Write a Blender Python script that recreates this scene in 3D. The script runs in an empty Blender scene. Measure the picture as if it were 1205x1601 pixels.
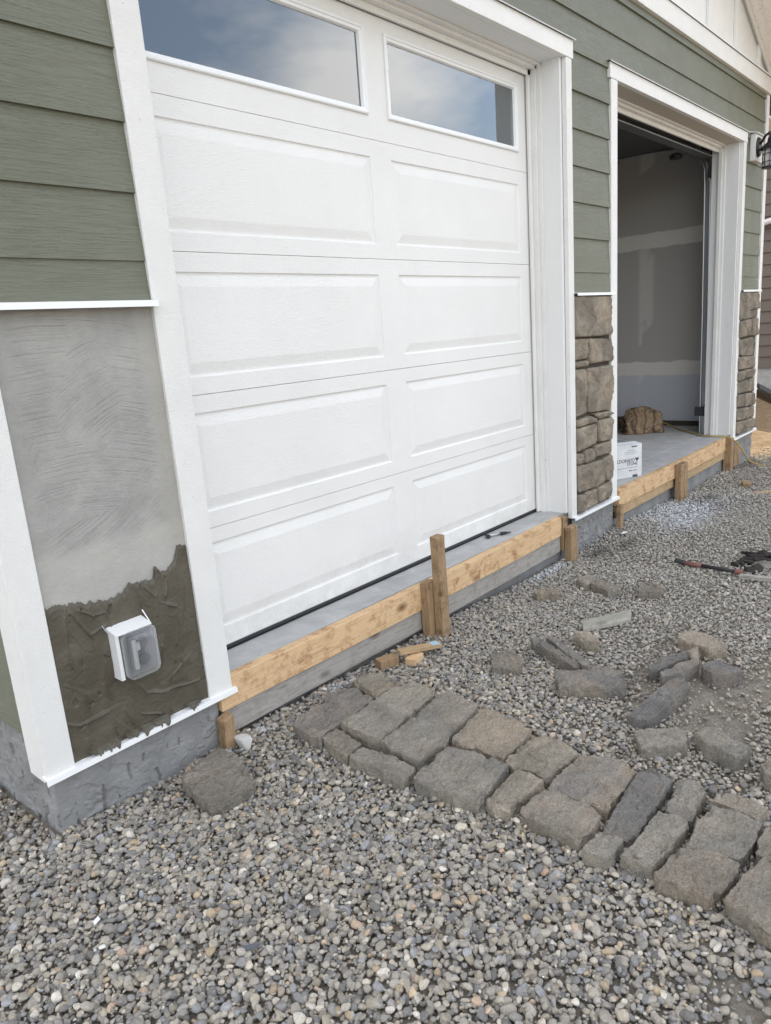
import bpy, bmesh, math, random
import numpy as np
from mathutils import Vector, Matrix, noise
R = math.radians
sc = bpy.context.scene
# ------------------------------------------------------------------ camera, sky, sun, exposure
cam_d = bpy.data.cameras.new('camera'); cam = bpy.data.objects.new('camera', cam_d)
sc.collection.objects.link(cam); sc.camera = cam
CY, CP, CR = R(47.87956961), R(13.69645441), R(-4.39828693)
_f = Vector((math.sin(CY)*math.cos(CP), math.cos(CY)*math.cos(CP), -math.sin(CP)))
_r0 = Vector((math.cos(CY), -math.sin(CY), 0)); _u0 = _r0.cross(_f)
_r = math.cos(CR)*_r0 + math.sin(CR)*_u0; _u = -math.sin(CR)*_r0 + math.cos(CR)*_u0
CAM = Vector((-0.6477, -1.8901, 1.0629))
cam.matrix_world = Matrix(((_r.x, _u.x, -_f.x, CAM.x), (_r.y, _u.y, -_f.y, CAM.y), (_r.z, _u.z, -_f.z, CAM.z), (0, 0, 0, 1)))
cam_d.sensor_fit = 'HORIZONTAL'; cam_d.sensor_width = 36.0
cam_d.lens = 1131.45*36/1205; cam_d.clip_start = .05; cam_d.clip_end = 2000
sc.render.resolution_x = 771; sc.render.resolution_y = 1024

SUN_AZ = R(32)      # from +x towards +y
SUN_EL = R(47)
world = bpy.data.worlds.new('World'); sc.world = world; world.use_nodes = True
wn = world.node_tree.nodes; wl = world.node_tree.links
bg = wn['Background']; bg.inputs['Strength'].default_value = .14
sky = wn.new('ShaderNodeTexSky'); sky.sky_type = 'NISHITA'; sky.sun_disc = False
sky.sun_elevation = SUN_EL; sky.sun_rotation = math.pi/2 - SUN_AZ
sky.air_density = 1.2; sky.dust_density = 1.6
tc = wn.new('ShaderNodeTexCoord'); mp = wn.new('ShaderNodeMapping'); mp.inputs['Scale'].default_value = (1, 1, 2.6)
mp.inputs['Location'].default_value = (.15, .55, .1)
cn = wn.new('ShaderNodeTexNoise'); cn.inputs['Scale'].default_value = 2.3; cn.inputs['Detail'].default_value = 7; cn.inputs['Roughness'].default_value = .55
cr = wn.new('ShaderNodeValToRGB'); cr.color_ramp.elements[0].position = .40; cr.color_ramp.elements[1].position = .62; cr.color_ramp.elements[0].color = (.12, .12, .12, 1)
mx = wn.new('ShaderNodeMix'); mx.data_type = 'RGBA'
mx.inputs['B'].default_value = (10., 9.65, 9.3, 1)
wl.new(tc.outputs['Generated'], mp.inputs['Vector']); wl.new(mp.outputs['Vector'], cn.inputs['Vector'])
def _wm(op, a, b_=0.):
    q = wn.new('ShaderNodeMath'); q.operation = op
    for i, v in enumerate((a, b_)):
        if isinstance(v, (int, float)): q.inputs[i].default_value = v
        else: wl.new(v, q.inputs[i])
    return q.outputs[0]
def _bank(p, rad, amp):      # gaussian round one direction of the sky
    q = wn.new('ShaderNodeVectorMath'); q.operation = 'DISTANCE'; wl.new(tc.outputs['Generated'], q.inputs[0]); q.inputs[1].default_value = p
    return _wm('MULTIPLY', _wm('EXPONENT', _wm('MULTIPLY', _wm('POWER', _wm('DIVIDE', q.outputs['Value'], rad), 2.), -1.)), amp)
_cf = _wm('ADD', cn.outputs['Fac'], _wm('ADD', _bank((.72, -.63, .27), .12, .30), _wm('ADD', _bank((.71, -.64, .31), .36, -.19), _bank((.80, -.56, .20), .05, .16))))
wl.new(_cf, cr.inputs['Fac']); wl.new(cr.outputs['Color'], mx.inputs['Factor'])
wl.new(sky.outputs['Color'], mx.inputs['A']); wl.new(mx.outputs['Result'], bg.inputs['Color'])
sd = bpy.data.lights.new('sun', 'SUN'); sun = bpy.data.objects.new('sun', sd); sc.collection.objects.link(sun)
sd.energy = 3.0; sd.angle = R(.6); sd.color = (1, .94, .84)
sun.rotation_euler = (0, 0, 0)
_sd = Vector((math.cos(SUN_EL)*math.cos(SUN_AZ), math.cos(SUN_EL)*math.sin(SUN_AZ), math.sin(SUN_EL)))
sun.rotation_euler = _sd.to_track_quat('Z', 'Y').to_euler(); sun.location = _sd*30
sc.view_settings.view_transform = 'Standard'; sc.view_settings.look = 'None'
sc.view_settings.gamma = 1.0; sc.view_settings.exposure = 1.14; sc.view_settings.use_curve_mapping = False
sc.render.engine = 'CYCLES'; sc.cycles.max_bounces = 6

rng = random.Random(7); nr = np.random.default_rng(11)
C = sc.collection
# ------------------------------------------------------------------ materials
def mat(name, col, rough=.7, spec=.4, **k):
    m = bpy.data.materials.new(name); m.use_nodes = True
    b = m.node_tree.nodes['Principled BSDF']
    b.inputs['Base Color'].default_value = (*col, 1); b.inputs['Roughness'].default_value = rough
    b.inputs['Specular IOR Level'].default_value = spec
    if k.get('metal'): b.inputs['Metallic'].default_value = k['metal']
    return m
class NT:
    def __init__(s, m):
        s.m = m; s.n = m.node_tree.nodes; s.l = m.node_tree.links; s.b = s.n['Principled BSDF']
        s.tc = s.n.new('ShaderNodeTexCoord'); s.h = None; s.src = s.tc.outputs['Object']
    def randomise(s):
        oi = s.n.new('ShaderNodeObjectInfo'); mu = s.n.new('ShaderNodeMath'); mu.operation = 'MULTIPLY'; mu.inputs[1].default_value = 37.3
        s.l.new(oi.outputs['Random'], mu.inputs[0]); va = s.n.new('ShaderNodeVectorMath'); va.operation = 'ADD'
        s.l.new(s.tc.outputs['Object'], va.inputs[0]); s.l.new(mu.outputs[0], va.inputs[1]); s.src = va.outputs[0]; return s
    def map(s, scale=(1, 1, 1), rot=(0, 0, 0), loc=(0, 0, 0)):
        m = s.n.new('ShaderNodeMapping'); m.inputs['Scale'].default_value = scale; m.inputs['Rotation'].default_value = rot; m.inputs['Location'].default_value = loc
        s.l.new(s.src, m.inputs['Vector']); return m.outputs['Vector']
    def noise(s, sc_, detail=4, rough=.55, vec=None, dist=0):
        n = s.n.new('ShaderNodeTexNoise'); n.inputs['Scale'].default_value = sc_; n.inputs['Detail'].default_value = detail
        n.inputs['Roughness'].default_value = rough; n.inputs['Distortion'].default_value = dist
        s.l.new(vec if vec is not None else s.src, n.inputs['Vector']); return n.outputs['Fac']
    def vor(s, sc_, vec=None, feature='F1', out='Distance'):
        n = s.n.new('ShaderNodeTexVoronoi'); n.inputs['Scale'].default_value = sc_; n.feature = feature
        s.l.new(vec if vec is not None else s.src, n.inputs['Vector']); return n.outputs[out]
    def wave(s, sc_, dist=2, detail=2, dscale=1, vec=None, kind='BANDS', axis='X'):
        n = s.n.new('ShaderNodeTexWave'); n.wave_type = kind; n.inputs['Scale'].default_value = sc_; n.inputs['Distortion'].default_value = dist
        if kind == 'BANDS': n.bands_direction = axis
        else: n.rings_direction = axis
        n.inputs['Detail'].default_value = detail; n.inputs['Detail Scale'].default_value = dscale
        s.l.new(vec if vec is not None else s.src, n.inputs['Vector']); return n.outputs['Fac']
    def ramp(s, fac, stops):
        r = s.n.new('ShaderNodeValToRGB'); e = r.color_ramp.elements
        while len(e) < len(stops): e.new(.5)
        for i, (p, c) in enumerate(stops):
            e[i].position = p; e[i].color = (*c, 1) if isinstance(c, (tuple, list)) else (c, c, c, 1)
        s.l.new(fac, r.inputs['Fac']); return r.outputs['Color']
    def mix(s, fac, a, b, mode='MIX'):
        x = s.n.new('ShaderNodeMix'); x.data_type = 'RGBA'; x.blend_type = mode
        for nm, v in (('Factor', fac), ('A', a), ('B', b)):
            if isinstance(v, (int, float)): x.inputs[nm].default_value = v
            elif isinstance(v, tuple): x.inputs[nm].default_value = (*v, 1)
            else: s.l.new(v, x.inputs[nm])
        return x.outputs['Result']
    def math(s, op, a, b=0):
        x = s.n.new('ShaderNodeMath'); x.operation = op
        for i, v in enumerate((a, b)):
            if isinstance(v, (int, float)): x.inputs[i].default_value = v
            else: s.l.new(v, x.inputs[i])
        return x.outputs[0]
    def sep(s, vec=None):
        x = s.n.new('ShaderNodeSeparateXYZ'); s.l.new(vec if vec is not None else s.src, x.inputs[0]); return x.outputs
    def col(s, c): s.l.new(c, s.b.inputs['Base Color'])
    def rough(s, c): s.l.new(c, s.b.inputs['Roughness'])
    def bump(s, h, strength=.5, dist=.003):
        b = s.n.new('ShaderNodeBump'); b.inputs['Strength'].default_value = strength; b.inputs['Distance'].default_value = dist
        s.l.new(h, b.inputs['Height'])
        if s.h is not None: s.l.new(s.h, b.inputs['Normal'])
        s.h = b.outputs['Normal']; s.l.new(s.h, s.b.inputs['Normal'])
M = {}
# painted wood-fibre trim
def trim_mat(name, axis_scale, strength=.5, col=(.8, .8, .785), dirt=.15):
    m = mat(name, col, .55, .35); t = NT(m); M[name] = m
    v = t.map(axis_scale)
    n = t.noise(14, 6, .6, v, 1.2); t.bump(n, min(1, strength*1.4), .0045)
    t.bump(t.noise(160, 2), .25, .0008)
    d = t.ramp(t.noise(5, 5, .6), [(.35, tuple(c*(1-dirt*.35) for c in col)), (.6, col)])
    sp = t.ramp(t.noise(60, 3, .6), [(.26, tuple(c*.72 for c in col)), (.31, (1, 1, 1))])
    t.col(t.mix(1., d, sp, 'MULTIPLY'))
    return m
trim_mat('trim_white', (9, 9, 22), .5)
trim_mat('trim_white_grain', (30, 30, 3), .9, dirt=.1)
trim_mat('trim_white_flat', (3, 20, 20), .35)
m = mat('jamb_white', (.76, .765, .765), .5, .35); t = NT(m); M['jamb_white'] = m
v = t.map((1, 9, .9)); t.bump(t.noise(7, 6, .65, t.map((4, 9, .8)), .9), .6, .0035)
t.bump(t.noise(90, 3), .3, .001)
m = mat('door_white', (.8, .8, .79), .42, .4); t = NT(m); M['door_white'] = m
v = t.map((1, 1, 3.2)); t.bump(t.noise(75, 4, .65, v, .8), .75, .0036); t.bump(t.noise(400, 2), .1, .0006)
x = t.sep(); gr = t.math('MULTIPLY', t.ramp(x[2], [(.03, 1.), (.22, 0.)]), t.ramp(t.noise(9, 6, .7), [(.42, 0.), (.7, .5)])); sp = t.ramp(t.vor(9, t.map((1, 1, 1.3))), [(.012, .5), (.022, 0.)]); t.col(t.mix(t.math('MAXIMUM', gr, sp), t.ramp(t.noise(2.2, 4, .6), [(.3, (.765, .765, .755)), (.7, (.815, .815, .805))]), (.5, .48, .44)))
m = mat('flash_white', (.8, .81, .82), .35, .5); t = NT(m); M['flash_white'] = m; t.bump(t.noise(9, 3), .3, .004)
m = mat('siding_green', (.165, .17, .137), .45, .6); t = NT(m); M['siding_green'] = m
v = t.map((2.2, 2.2, 26)); t.bump(t.noise(5, 6, .66, v, 1.5), .85, .004); t.bump(t.noise(60, 3, .6, t.map((1, 1, 4))), .25, .001)
t.col(t.ramp(t.noise(3, 4, .6), [(.3, (.127, .134, .094)), (.7, (.150, .157, .113))]))
t.rough(t.ramp(t.noise(7, 3), [(.3, .36), (.7, .48)]))
# scratch coat
m = mat('scratch_coat', (.34, .34, .325), .9, .2); t = NT(m); M['scratch_coat'] = m
v = t.map((1, 1, 1), (0, 0, 0), (-.22, 0, -.28))
def arcs(cx, cz, sc_, ph): return t.wave(sc_, 1.1, 2, .35, t.map((1, 1, 1), (0, 0, 0), (-cx, ph, -cz)), 'RINGS', 'Y')
def patch(s_, lo, hi, off): return t.ramp(t.noise(s_, 3, .55, t.map((1, 1, 1), (0, 0, 0), (off, 0, off))), [(lo, 0.), (hi, 1.)])
def polar(cx, cz, kr, ka, rough=.6):
    s_ = t.sep(); dx = t.math('SUBTRACT', s_[0], cx); dz = t.math('SUBTRACT', s_[2], cz)
    r_ = t.math('SQRT', t.math('ADD', t.math('MULTIPLY', dx, dx), t.math('MULTIPLY', dz, dz))); an = t.math('ARCTAN2', dz, dx)
    r_ = t.math('ADD', r_, t.math('MULTIPLY', t.noise(7, 3), .02))
    c_ = t.n.new('ShaderNodeCombineXYZ'); t.l.new(t.math('MULTIPLY', r_, kr), c_.inputs[0]); t.l.new(t.math('MULTIPLY', an, ka), c_.inputs[1])
    return t.noise(1., 3, rough, c_.outputs[0])
s_ = t.sep(); zs = t.math('ADD', s_[2], t.math('MULTIPLY', t.noise(4, 3), .25)); up = t.ramp(zs, [(.80, 0.), (.83, 1.)])
w = t.mix(up, polar(-.25, 1.55, 190, 3.2), polar(.23, .22, 190, 2.2)); w = t.mix(patch(3.4, .55, .58, 11.), w, polar(.52, .55, 190, 2.2))
w = t.ramp(w, [(.28, 0.), (.46, .75), (.66, 1.)])
smooth = t.math('MULTIPLY', patch(6, .56, .74, 5.), .9)
border = t.ramp(t.math('ABSOLUTE', t.math('SUBTRACT', t.math('ADD', s_[0], t.math('MULTIPLY', t.noise(8, 2), .05)), .325)), [(.165, 0.), (.19, 1.)]); smooth = t.math('MAXIMUM', smooth, border)
smooth = t.math('MAXIMUM', smooth, t.ramp(zs, [(.68, 1.), (.73, 0.)]))
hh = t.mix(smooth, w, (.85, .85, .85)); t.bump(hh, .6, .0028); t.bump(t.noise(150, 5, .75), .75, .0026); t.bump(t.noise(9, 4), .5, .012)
x = t.sep()
base = t.ramp(t.noise(5, 6, .7), [(.3, (.29, .287, .275)), (.5, (.355, .35, .335)), (.7, (.42, .41, .385))])
lowmask = t.ramp(t.math('ADD', x[2], t.math('MULTIPLY', t.noise(6, 4), .12)), [(.60, 1.), (.63, 0.)])
base = t.mix(t.math('MULTIPLY', lowmask, .35), base, (.50, .49, .455))
edge_ = t.ramp(t.math('ADD', x[0], t.math('MULTIPLY', t.noise(9, 4), .06)), [(.50, 0.), (.53, .45)])
base = t.mix(edge_, base, (.36, .345, .30))
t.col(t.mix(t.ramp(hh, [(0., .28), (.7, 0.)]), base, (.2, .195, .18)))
m = mat('wet_mortar', (.07, .061, .046), .5, .45); t = NT(m); M['wet_mortar'] = m
t.bump(t.noise(90, 5, .65), .45, .002); t.col(t.ramp(t.noise(9, 5, .6), [(.3, (.066, .057, .040)), (.5, (.085, .075, .055)), (.7, (.108, .097, .074))]))
m = mat('parging', (.2, .203, .205), .85, .25); t = NT(m); M['parging'] = m
t.bump(t.noise(38, 6, .65, None, .8), .7, .006); t.bump(t.noise(260, 3), .3, .001)
void_shade = t.ramp(t.noise(28, 3, .5, t.map((1, 1, .45))), [(.27, 1.), (.33, 0.)])  # spots that paint the shade of small voids into the colour
t.col(t.mix(void_shade, t.ramp(t.noise(8, 5, .6), [(.3, (.19, .192, .194)), (.7, (.275, .276, .275))]), (.07, .07, .072)))
m = mat('concrete', (.3, .3, .295), .85, .25); t = NT(m); M['concrete'] = m
t.bump(t.noise(120, 4, .6), .3, .001); st = t.noise(7, 6, .65, None, .6)
t.col(t.mix(t.ramp(t.vor(30), [(.05, .5), (.12, 0.)]), t.ramp(st, [(.3, (.33, .335, .335)), (.55, (.42, .422, .42)), (.75, (.50, .50, .49))]), (.17, .16, .15)))
# wood
def wood_mat(name, c0, c1, stain, amt, rot=(0, 0, 0), sc_=(1, 14, 14)):
    m = mat(name, c0, .8, .2); t = NT(m).randomise(); M[name] = m
    v = t.map(sc_, rot); g = t.noise(3.5, 6, .62, v, 1.6)
    c = t.ramp(g, [(.32, c0), (.52, c1), (.7, tuple(x*.8 for x in c0))])
    s1 = t.ramp(t.noise(15, 7, .78, t.map((.8, 1, .9)), .25), [(.50, 0.), (.70, 1.)])
    c = t.mix(t.math('MULTIPLY', s1, amt), c, stain)
    kn = t.ramp(t.vor(5.5, t.map((.6, 1, 1.2))), [(.03, 1.), (.09, .55), (.15, 0.)])
    c = t.mix(t.math('MULTIPLY', kn, .85), c, tuple(x*.45 for x in stain))
    t.col(c); t.bump(g, .45, .003); t.bump(t.noise(220, 3), .2, .0006)
wood_mat('wood_fresh', (.54, .35, .19), (.66, .47, .285), (.27, .12, .04), 1.)
wood_mat('wood_grey', (.26, .245, .225), (.37, .35, .325), (.12, .10, .08), .5)
wood_mat('wood_stake', (.235, .155, .088), (.36, .25, .15), (.10, .06, .035), .85, sc_=(14, 14, 1.2))
wood_mat('wood_dull', (.36, .25, .145), (.48, .35, .21), (.22, .13, .06), .6)
wood_mat('wood_pale', (.30, .29, .25), (.40, .385, .34), (.33, .3, .24), .4)
M['wood_dark'] = mat('wood_dark', (.06, .05, .038), .8)
# stones
def stone_mat(name, a, b, blush, amt, dark=.45, bs=1.):
    m = mat(name, a, .88, .22); t = NT(m).randomise(); M[name] = m
    n1 = t.noise(6, 6, .62, None, .4); c = t.ramp(n1, [(.28, tuple(x*.72 for x in a)), (.48, a), (.68, b)])
    bl = t.ramp(t.noise(6, 4, .55), [(.47, 0.), (.62, 1.)]); c = t.mix(t.math('MULTIPLY', bl, amt), c, blush)
    sp = t.noise(190, 4, .75); c = t.mix(1., c, t.ramp(sp, [(.3, (.55, .55, .55)), (.5, (1, 1, 1)), (.72, (1.45, 1.42, 1.38))]), 'MULTIPLY')
    oi = t.n.new('ShaderNodeObjectInfo'); tn = t.ramp(oi.outputs['Random'], [(0., (1.02, 1.03, 1.06)), (.5, (1.2, 1.19, 1.17)), (1., (1.46, 1.42, 1.36))]); c = t.mix(1., c, tn, 'MULTIPLY'); t.col(c); t.bump(t.noise(26, 7, .72, t.map((1, 2.2, 1)), 1.2), .8, .012); t.bump(sp, .7, .0028)
stone_mat('stone_grey', (0.195, 0.185, 0.165), (0.26, 0.247, 0.22), (0.25, 0.205, 0.15), 0.3)
stone_mat('stone_brown', (0.19, 0.174, 0.148), (0.25, 0.232, 0.2), (0.27, 0.205, 0.14), 0.35)
stone_mat('stone_tan', (0.225, 0.205, 0.172), (0.3, 0.277, 0.238), (0.3, 0.23, 0.17), 0.35)
stone_mat('stone_dark', (.165,.158,.148), (.225,.218,.205), (0.24, 0.18, 0.115), 0.4)
stone_mat('stone_veneer', (0.17, 0.152, 0.128), (0.265, 0.245, 0.212), (0.27, 0.215, 0.15), 0.35)
# others
M['rubber'] = mat('rubber', (.012, .012, .013), .45)
M['metal_galv'] = mat('metal_galv', (.5, .52, .54), .38, .5, metal=.85)
M['metal_dark'] = mat('metal_dark', (.045, .047, .05), .45, .5, metal=.3)
M['black_metal'] = mat('black_metal', (.018, .02, .02), .42)
m = mat('glass', (1, 1, 1), .0); M['glass'] = m
n = m.node_tree.nodes; l = m.node_tree.links; n.remove(n['Principled BSDF'])
gl = n.new('ShaderNodeBsdfGlossy'); gl.inputs['Roughness'].default_value = .0; gl.inputs['Color'].default_value = (.93, .97, 1, 1)
tr = n.new('ShaderNodeBsdfTransparent'); tr.inputs['Color'].default_value = (.82, .86, .86, 1)
fr = n.new('ShaderNodeFresnel'); fr.inputs['IOR'].default_value = 1.75
ms = n.new('ShaderNodeMixShader'); l.new(fr.outputs[0], ms.inputs[0]); l.new(tr.outputs[0], ms.inputs[1]); l.new(gl.outputs[0], ms.inputs[2])
ad = n.new('ShaderNodeMath'); ad.operation = 'MULTIPLY'; ad.inputs[1].default_value = 2.2; l.new(fr.outputs[0], ad.inputs[0]); l.new(ad.outputs[0], ms.inputs[0])
l.new(ms.outputs[0], n['Material Output'].inputs[0])
m = mat('clear_plastic', (.7, .72, .74), .12, .8); M['clear_plastic'] = m; n = m.node_tree.nodes; l = m.node_tree.links; pb = n['Principled BSDF']
tr = n.new('ShaderNodeBsdfTransparent'); tr.inputs['Color'].default_value = (.93, .94, .95, 1); lw = n.new('ShaderNodeLayerWeight'); lw.inputs['Blend'].default_value = .55
rp = n.new('ShaderNodeMapRange'); rp.inputs['To Min'].default_value = .07; rp.inputs['To Max'].default_value = .6; l.new(lw.outputs['Facing'], rp.inputs['Value'])
ms = n.new('ShaderNodeMixShader'); l.new(rp.outputs['Result'], ms.inputs[0]); l.new(tr.outputs[0], ms.inputs[1]); l.new(pb.outputs[0], ms.inputs[2]); l.new(ms.outputs[0], n['Material Output'].inputs[0])
M['grey_plastic'] = mat('grey_plastic', (.13, .13, .135), .45)
m = mat('drywall', (.42, .41, .40), .9, .1); t = NT(m); M['drywall'] = m
x = t.sep(); zz = t.math('ADD', x[2], t.math('MULTIPLY', t.noise(7, 4), .05))
b1 = t.ramp(t.math('ABSOLUTE', t.math('SUBTRACT', zz, 1.765)), [(.065, 1.), (.075, 0.)])
b2 = t.ramp(t.math('ABSOLUTE', t.math('SUBTRACT', zz, .575)), [(.06, 1.), (.07, 0.)])
b3 = t.math('MULTIPLY', t.ramp(t.math('ABSOLUTE', t.math('SUBTRACT', x[1], .98)), [(.05, 1.), (.09, 0.)]), t.ramp(t.noise(3, 2, .5, t.map((1, 1, .8))), [(.46, 0.), (.5, 1.)]))
pm = t.math('MAXIMUM', t.math('MAXIMUM', b1, b2), t.math('MULTIPLY', b3, .5))
low = t.ramp(x[2], [(.53, 1.), (.56, 0.)])
bc = t.mix(low, (.46, .44, .415), (.56, .575, .62)); t.col(t.mix(pm, bc, (.74, .71, .66)))
M['ceiling'] = mat('ceiling', (.8, .79, .76), .9); M['head_raw'] = mat('head_raw', (.50, .455, .40), .7); M['drip_grey'] = mat('drip_grey', (.50, .50, .50), .45); M['hinge_grey'] = mat('hinge_grey', (.36, .37, .38), .4)
m = mat('soffit', (.70, .66, .60), .6); t = NT(m); M['soffit'] = m
ho = t.ramp(t.vor(46, t.map((1, 1, 1))), [(.16, 0.), (.24, 1.)]); t.col(t.mix(1., t.mix(ho, (.60, .57, .53), (.86, .83, .79)), (1, 1, 1), 'MULTIPLY'))
t.bump(t.wave(4.2, 0, 0, 0, None, 'BANDS', 'Y'), .8, .006)
M['roofing'] = mat('roofing', (.06, .06, .062), .9)
m = mat('taupe_siding', (.16, .135, .118), .6); t = NT(m); M['taupe_siding'] = m; t.bump(t.noise(30, 4, .6, t.map((1, .1, 1))), .3, .002)
m = mat('kraft_paper', (.30, .22, .145), .85, .15); t = NT(m); M['kraft_paper'] = m
pr_ = t.ramp(t.noise(7, 3, .5, t.map((1., 1, 1.6))), [(.50, 0.), (.53, 1.)]); lt = t.ramp(t.noise(45, 2, .5, t.map((1, 1, 2.2))), [(.5, 0.), (.55, 1.)])
t.col(t.mix(t.math('MULTIPLY', t.math('MULTIPLY', pr_, lt), .75), t.ramp(t.noise(5, 4), [(.3, (.21, .15, .095)), (.7, (.31, .225, .15))]), (.07, .045, .035)))
fold_shade = t.ramp(t.wave(3.4, 5, 3, 1.4, None, 'BANDS', 'X'), [(.0, .8), (.22, 0.)]); t.col(t.mix(fold_shade, t.b.inputs['Base Color'].links[0].from_socket, (.075, .05, .035)))  # dark streaks paint the shade of folds into the paper colour
t.bump(t.noise(11, 4, .55, None, 2.), .9, .02)
m = mat('carton_white', (.66, .68, .71), .6); t = NT(m); M['carton_white'] = m; t.bump(t.noise(8, 4), .25, .004)
t.col(t.ramp(t.noise(6, 5, .6), [(.35, (.56, .58, .60)), (.6, (.69, .71, .74))]))
M['ink'] = mat('ink', (.07, .07, .08), .7); M['ink_grey'] = mat('ink_grey', (.26, .27, .3), .7)
M['cord_yellow'] = mat('cord_yellow', (.40, .29, .09), .55)
M['red_paint'] = mat('red_paint', (.21, .10, .09), .8)
M['black_grip'] = mat('black_grip', (.03, .03, .035), .6)
m = mat('asphalt_chunk', (.03, .027, .024), .9); M['asphalt_chunk'] = m; t = NT(m); t.bump(t.noise(60, 4, .7), .8, .01)
M['plaster'] = mat('plaster', (.48, .47, .45), .8); M['plastic_white'] = mat('plastic_white', (.75, .77, .8), .4); M['blue_chalk'] = mat('blue_chalk', (.35, .5, .6), .8)
M['slate_shard'] = mat('slate_shard', (.09, .10, .115), .6)
m = mat('lamp_glass', (.72, .74, .76), .15, .5); M['lamp_glass'] = m; m.node_tree.nodes['Principled BSDF'].inputs['Alpha'].default_value = .55
# pebbles: colour comes with each stone
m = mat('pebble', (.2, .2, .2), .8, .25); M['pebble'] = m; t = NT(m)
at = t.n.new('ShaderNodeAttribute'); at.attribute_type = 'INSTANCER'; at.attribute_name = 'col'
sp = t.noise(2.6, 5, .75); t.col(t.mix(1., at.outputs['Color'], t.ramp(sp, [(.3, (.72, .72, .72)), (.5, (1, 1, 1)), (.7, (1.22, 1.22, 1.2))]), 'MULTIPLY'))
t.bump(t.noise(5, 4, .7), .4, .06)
# ground soil
m = mat('soil', (.14, .12, .095), .95, .15); t = NT(m); M['soil'] = m
x = t.sep(); far = t.ramp(t.math('ADD', x[0], t.math('MULTIPLY', t.noise(3, 4), .8)), [(.0, 0.), (1., 1.)])
fx = t.math('MULTIPLY', t.math('SUBTRACT', x[0], 6.2), .9); far = t.ramp(t.math('ADD', fx, t.noise(3, 4)), [(.4, 0.), (.7, 1.)])
c = t.ramp(t.noise(16, 7, .7), [(.3, (.17, .152, .125)), (.5, (.25, .227, .19)), (.7, (.33, .305, .265))])
c2 = t.ramp(t.noise(9, 7, .7), [(.3, (.17, .115, .065)), (.5, (.26, .185, .11)), (.7, (.34, .25, .16))])
t.col(t.mix(far, c, c2)); t.bump(t.noise(26, 7, .75), .9, .02); t.bump(t.vor(110), .6, .006)
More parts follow.
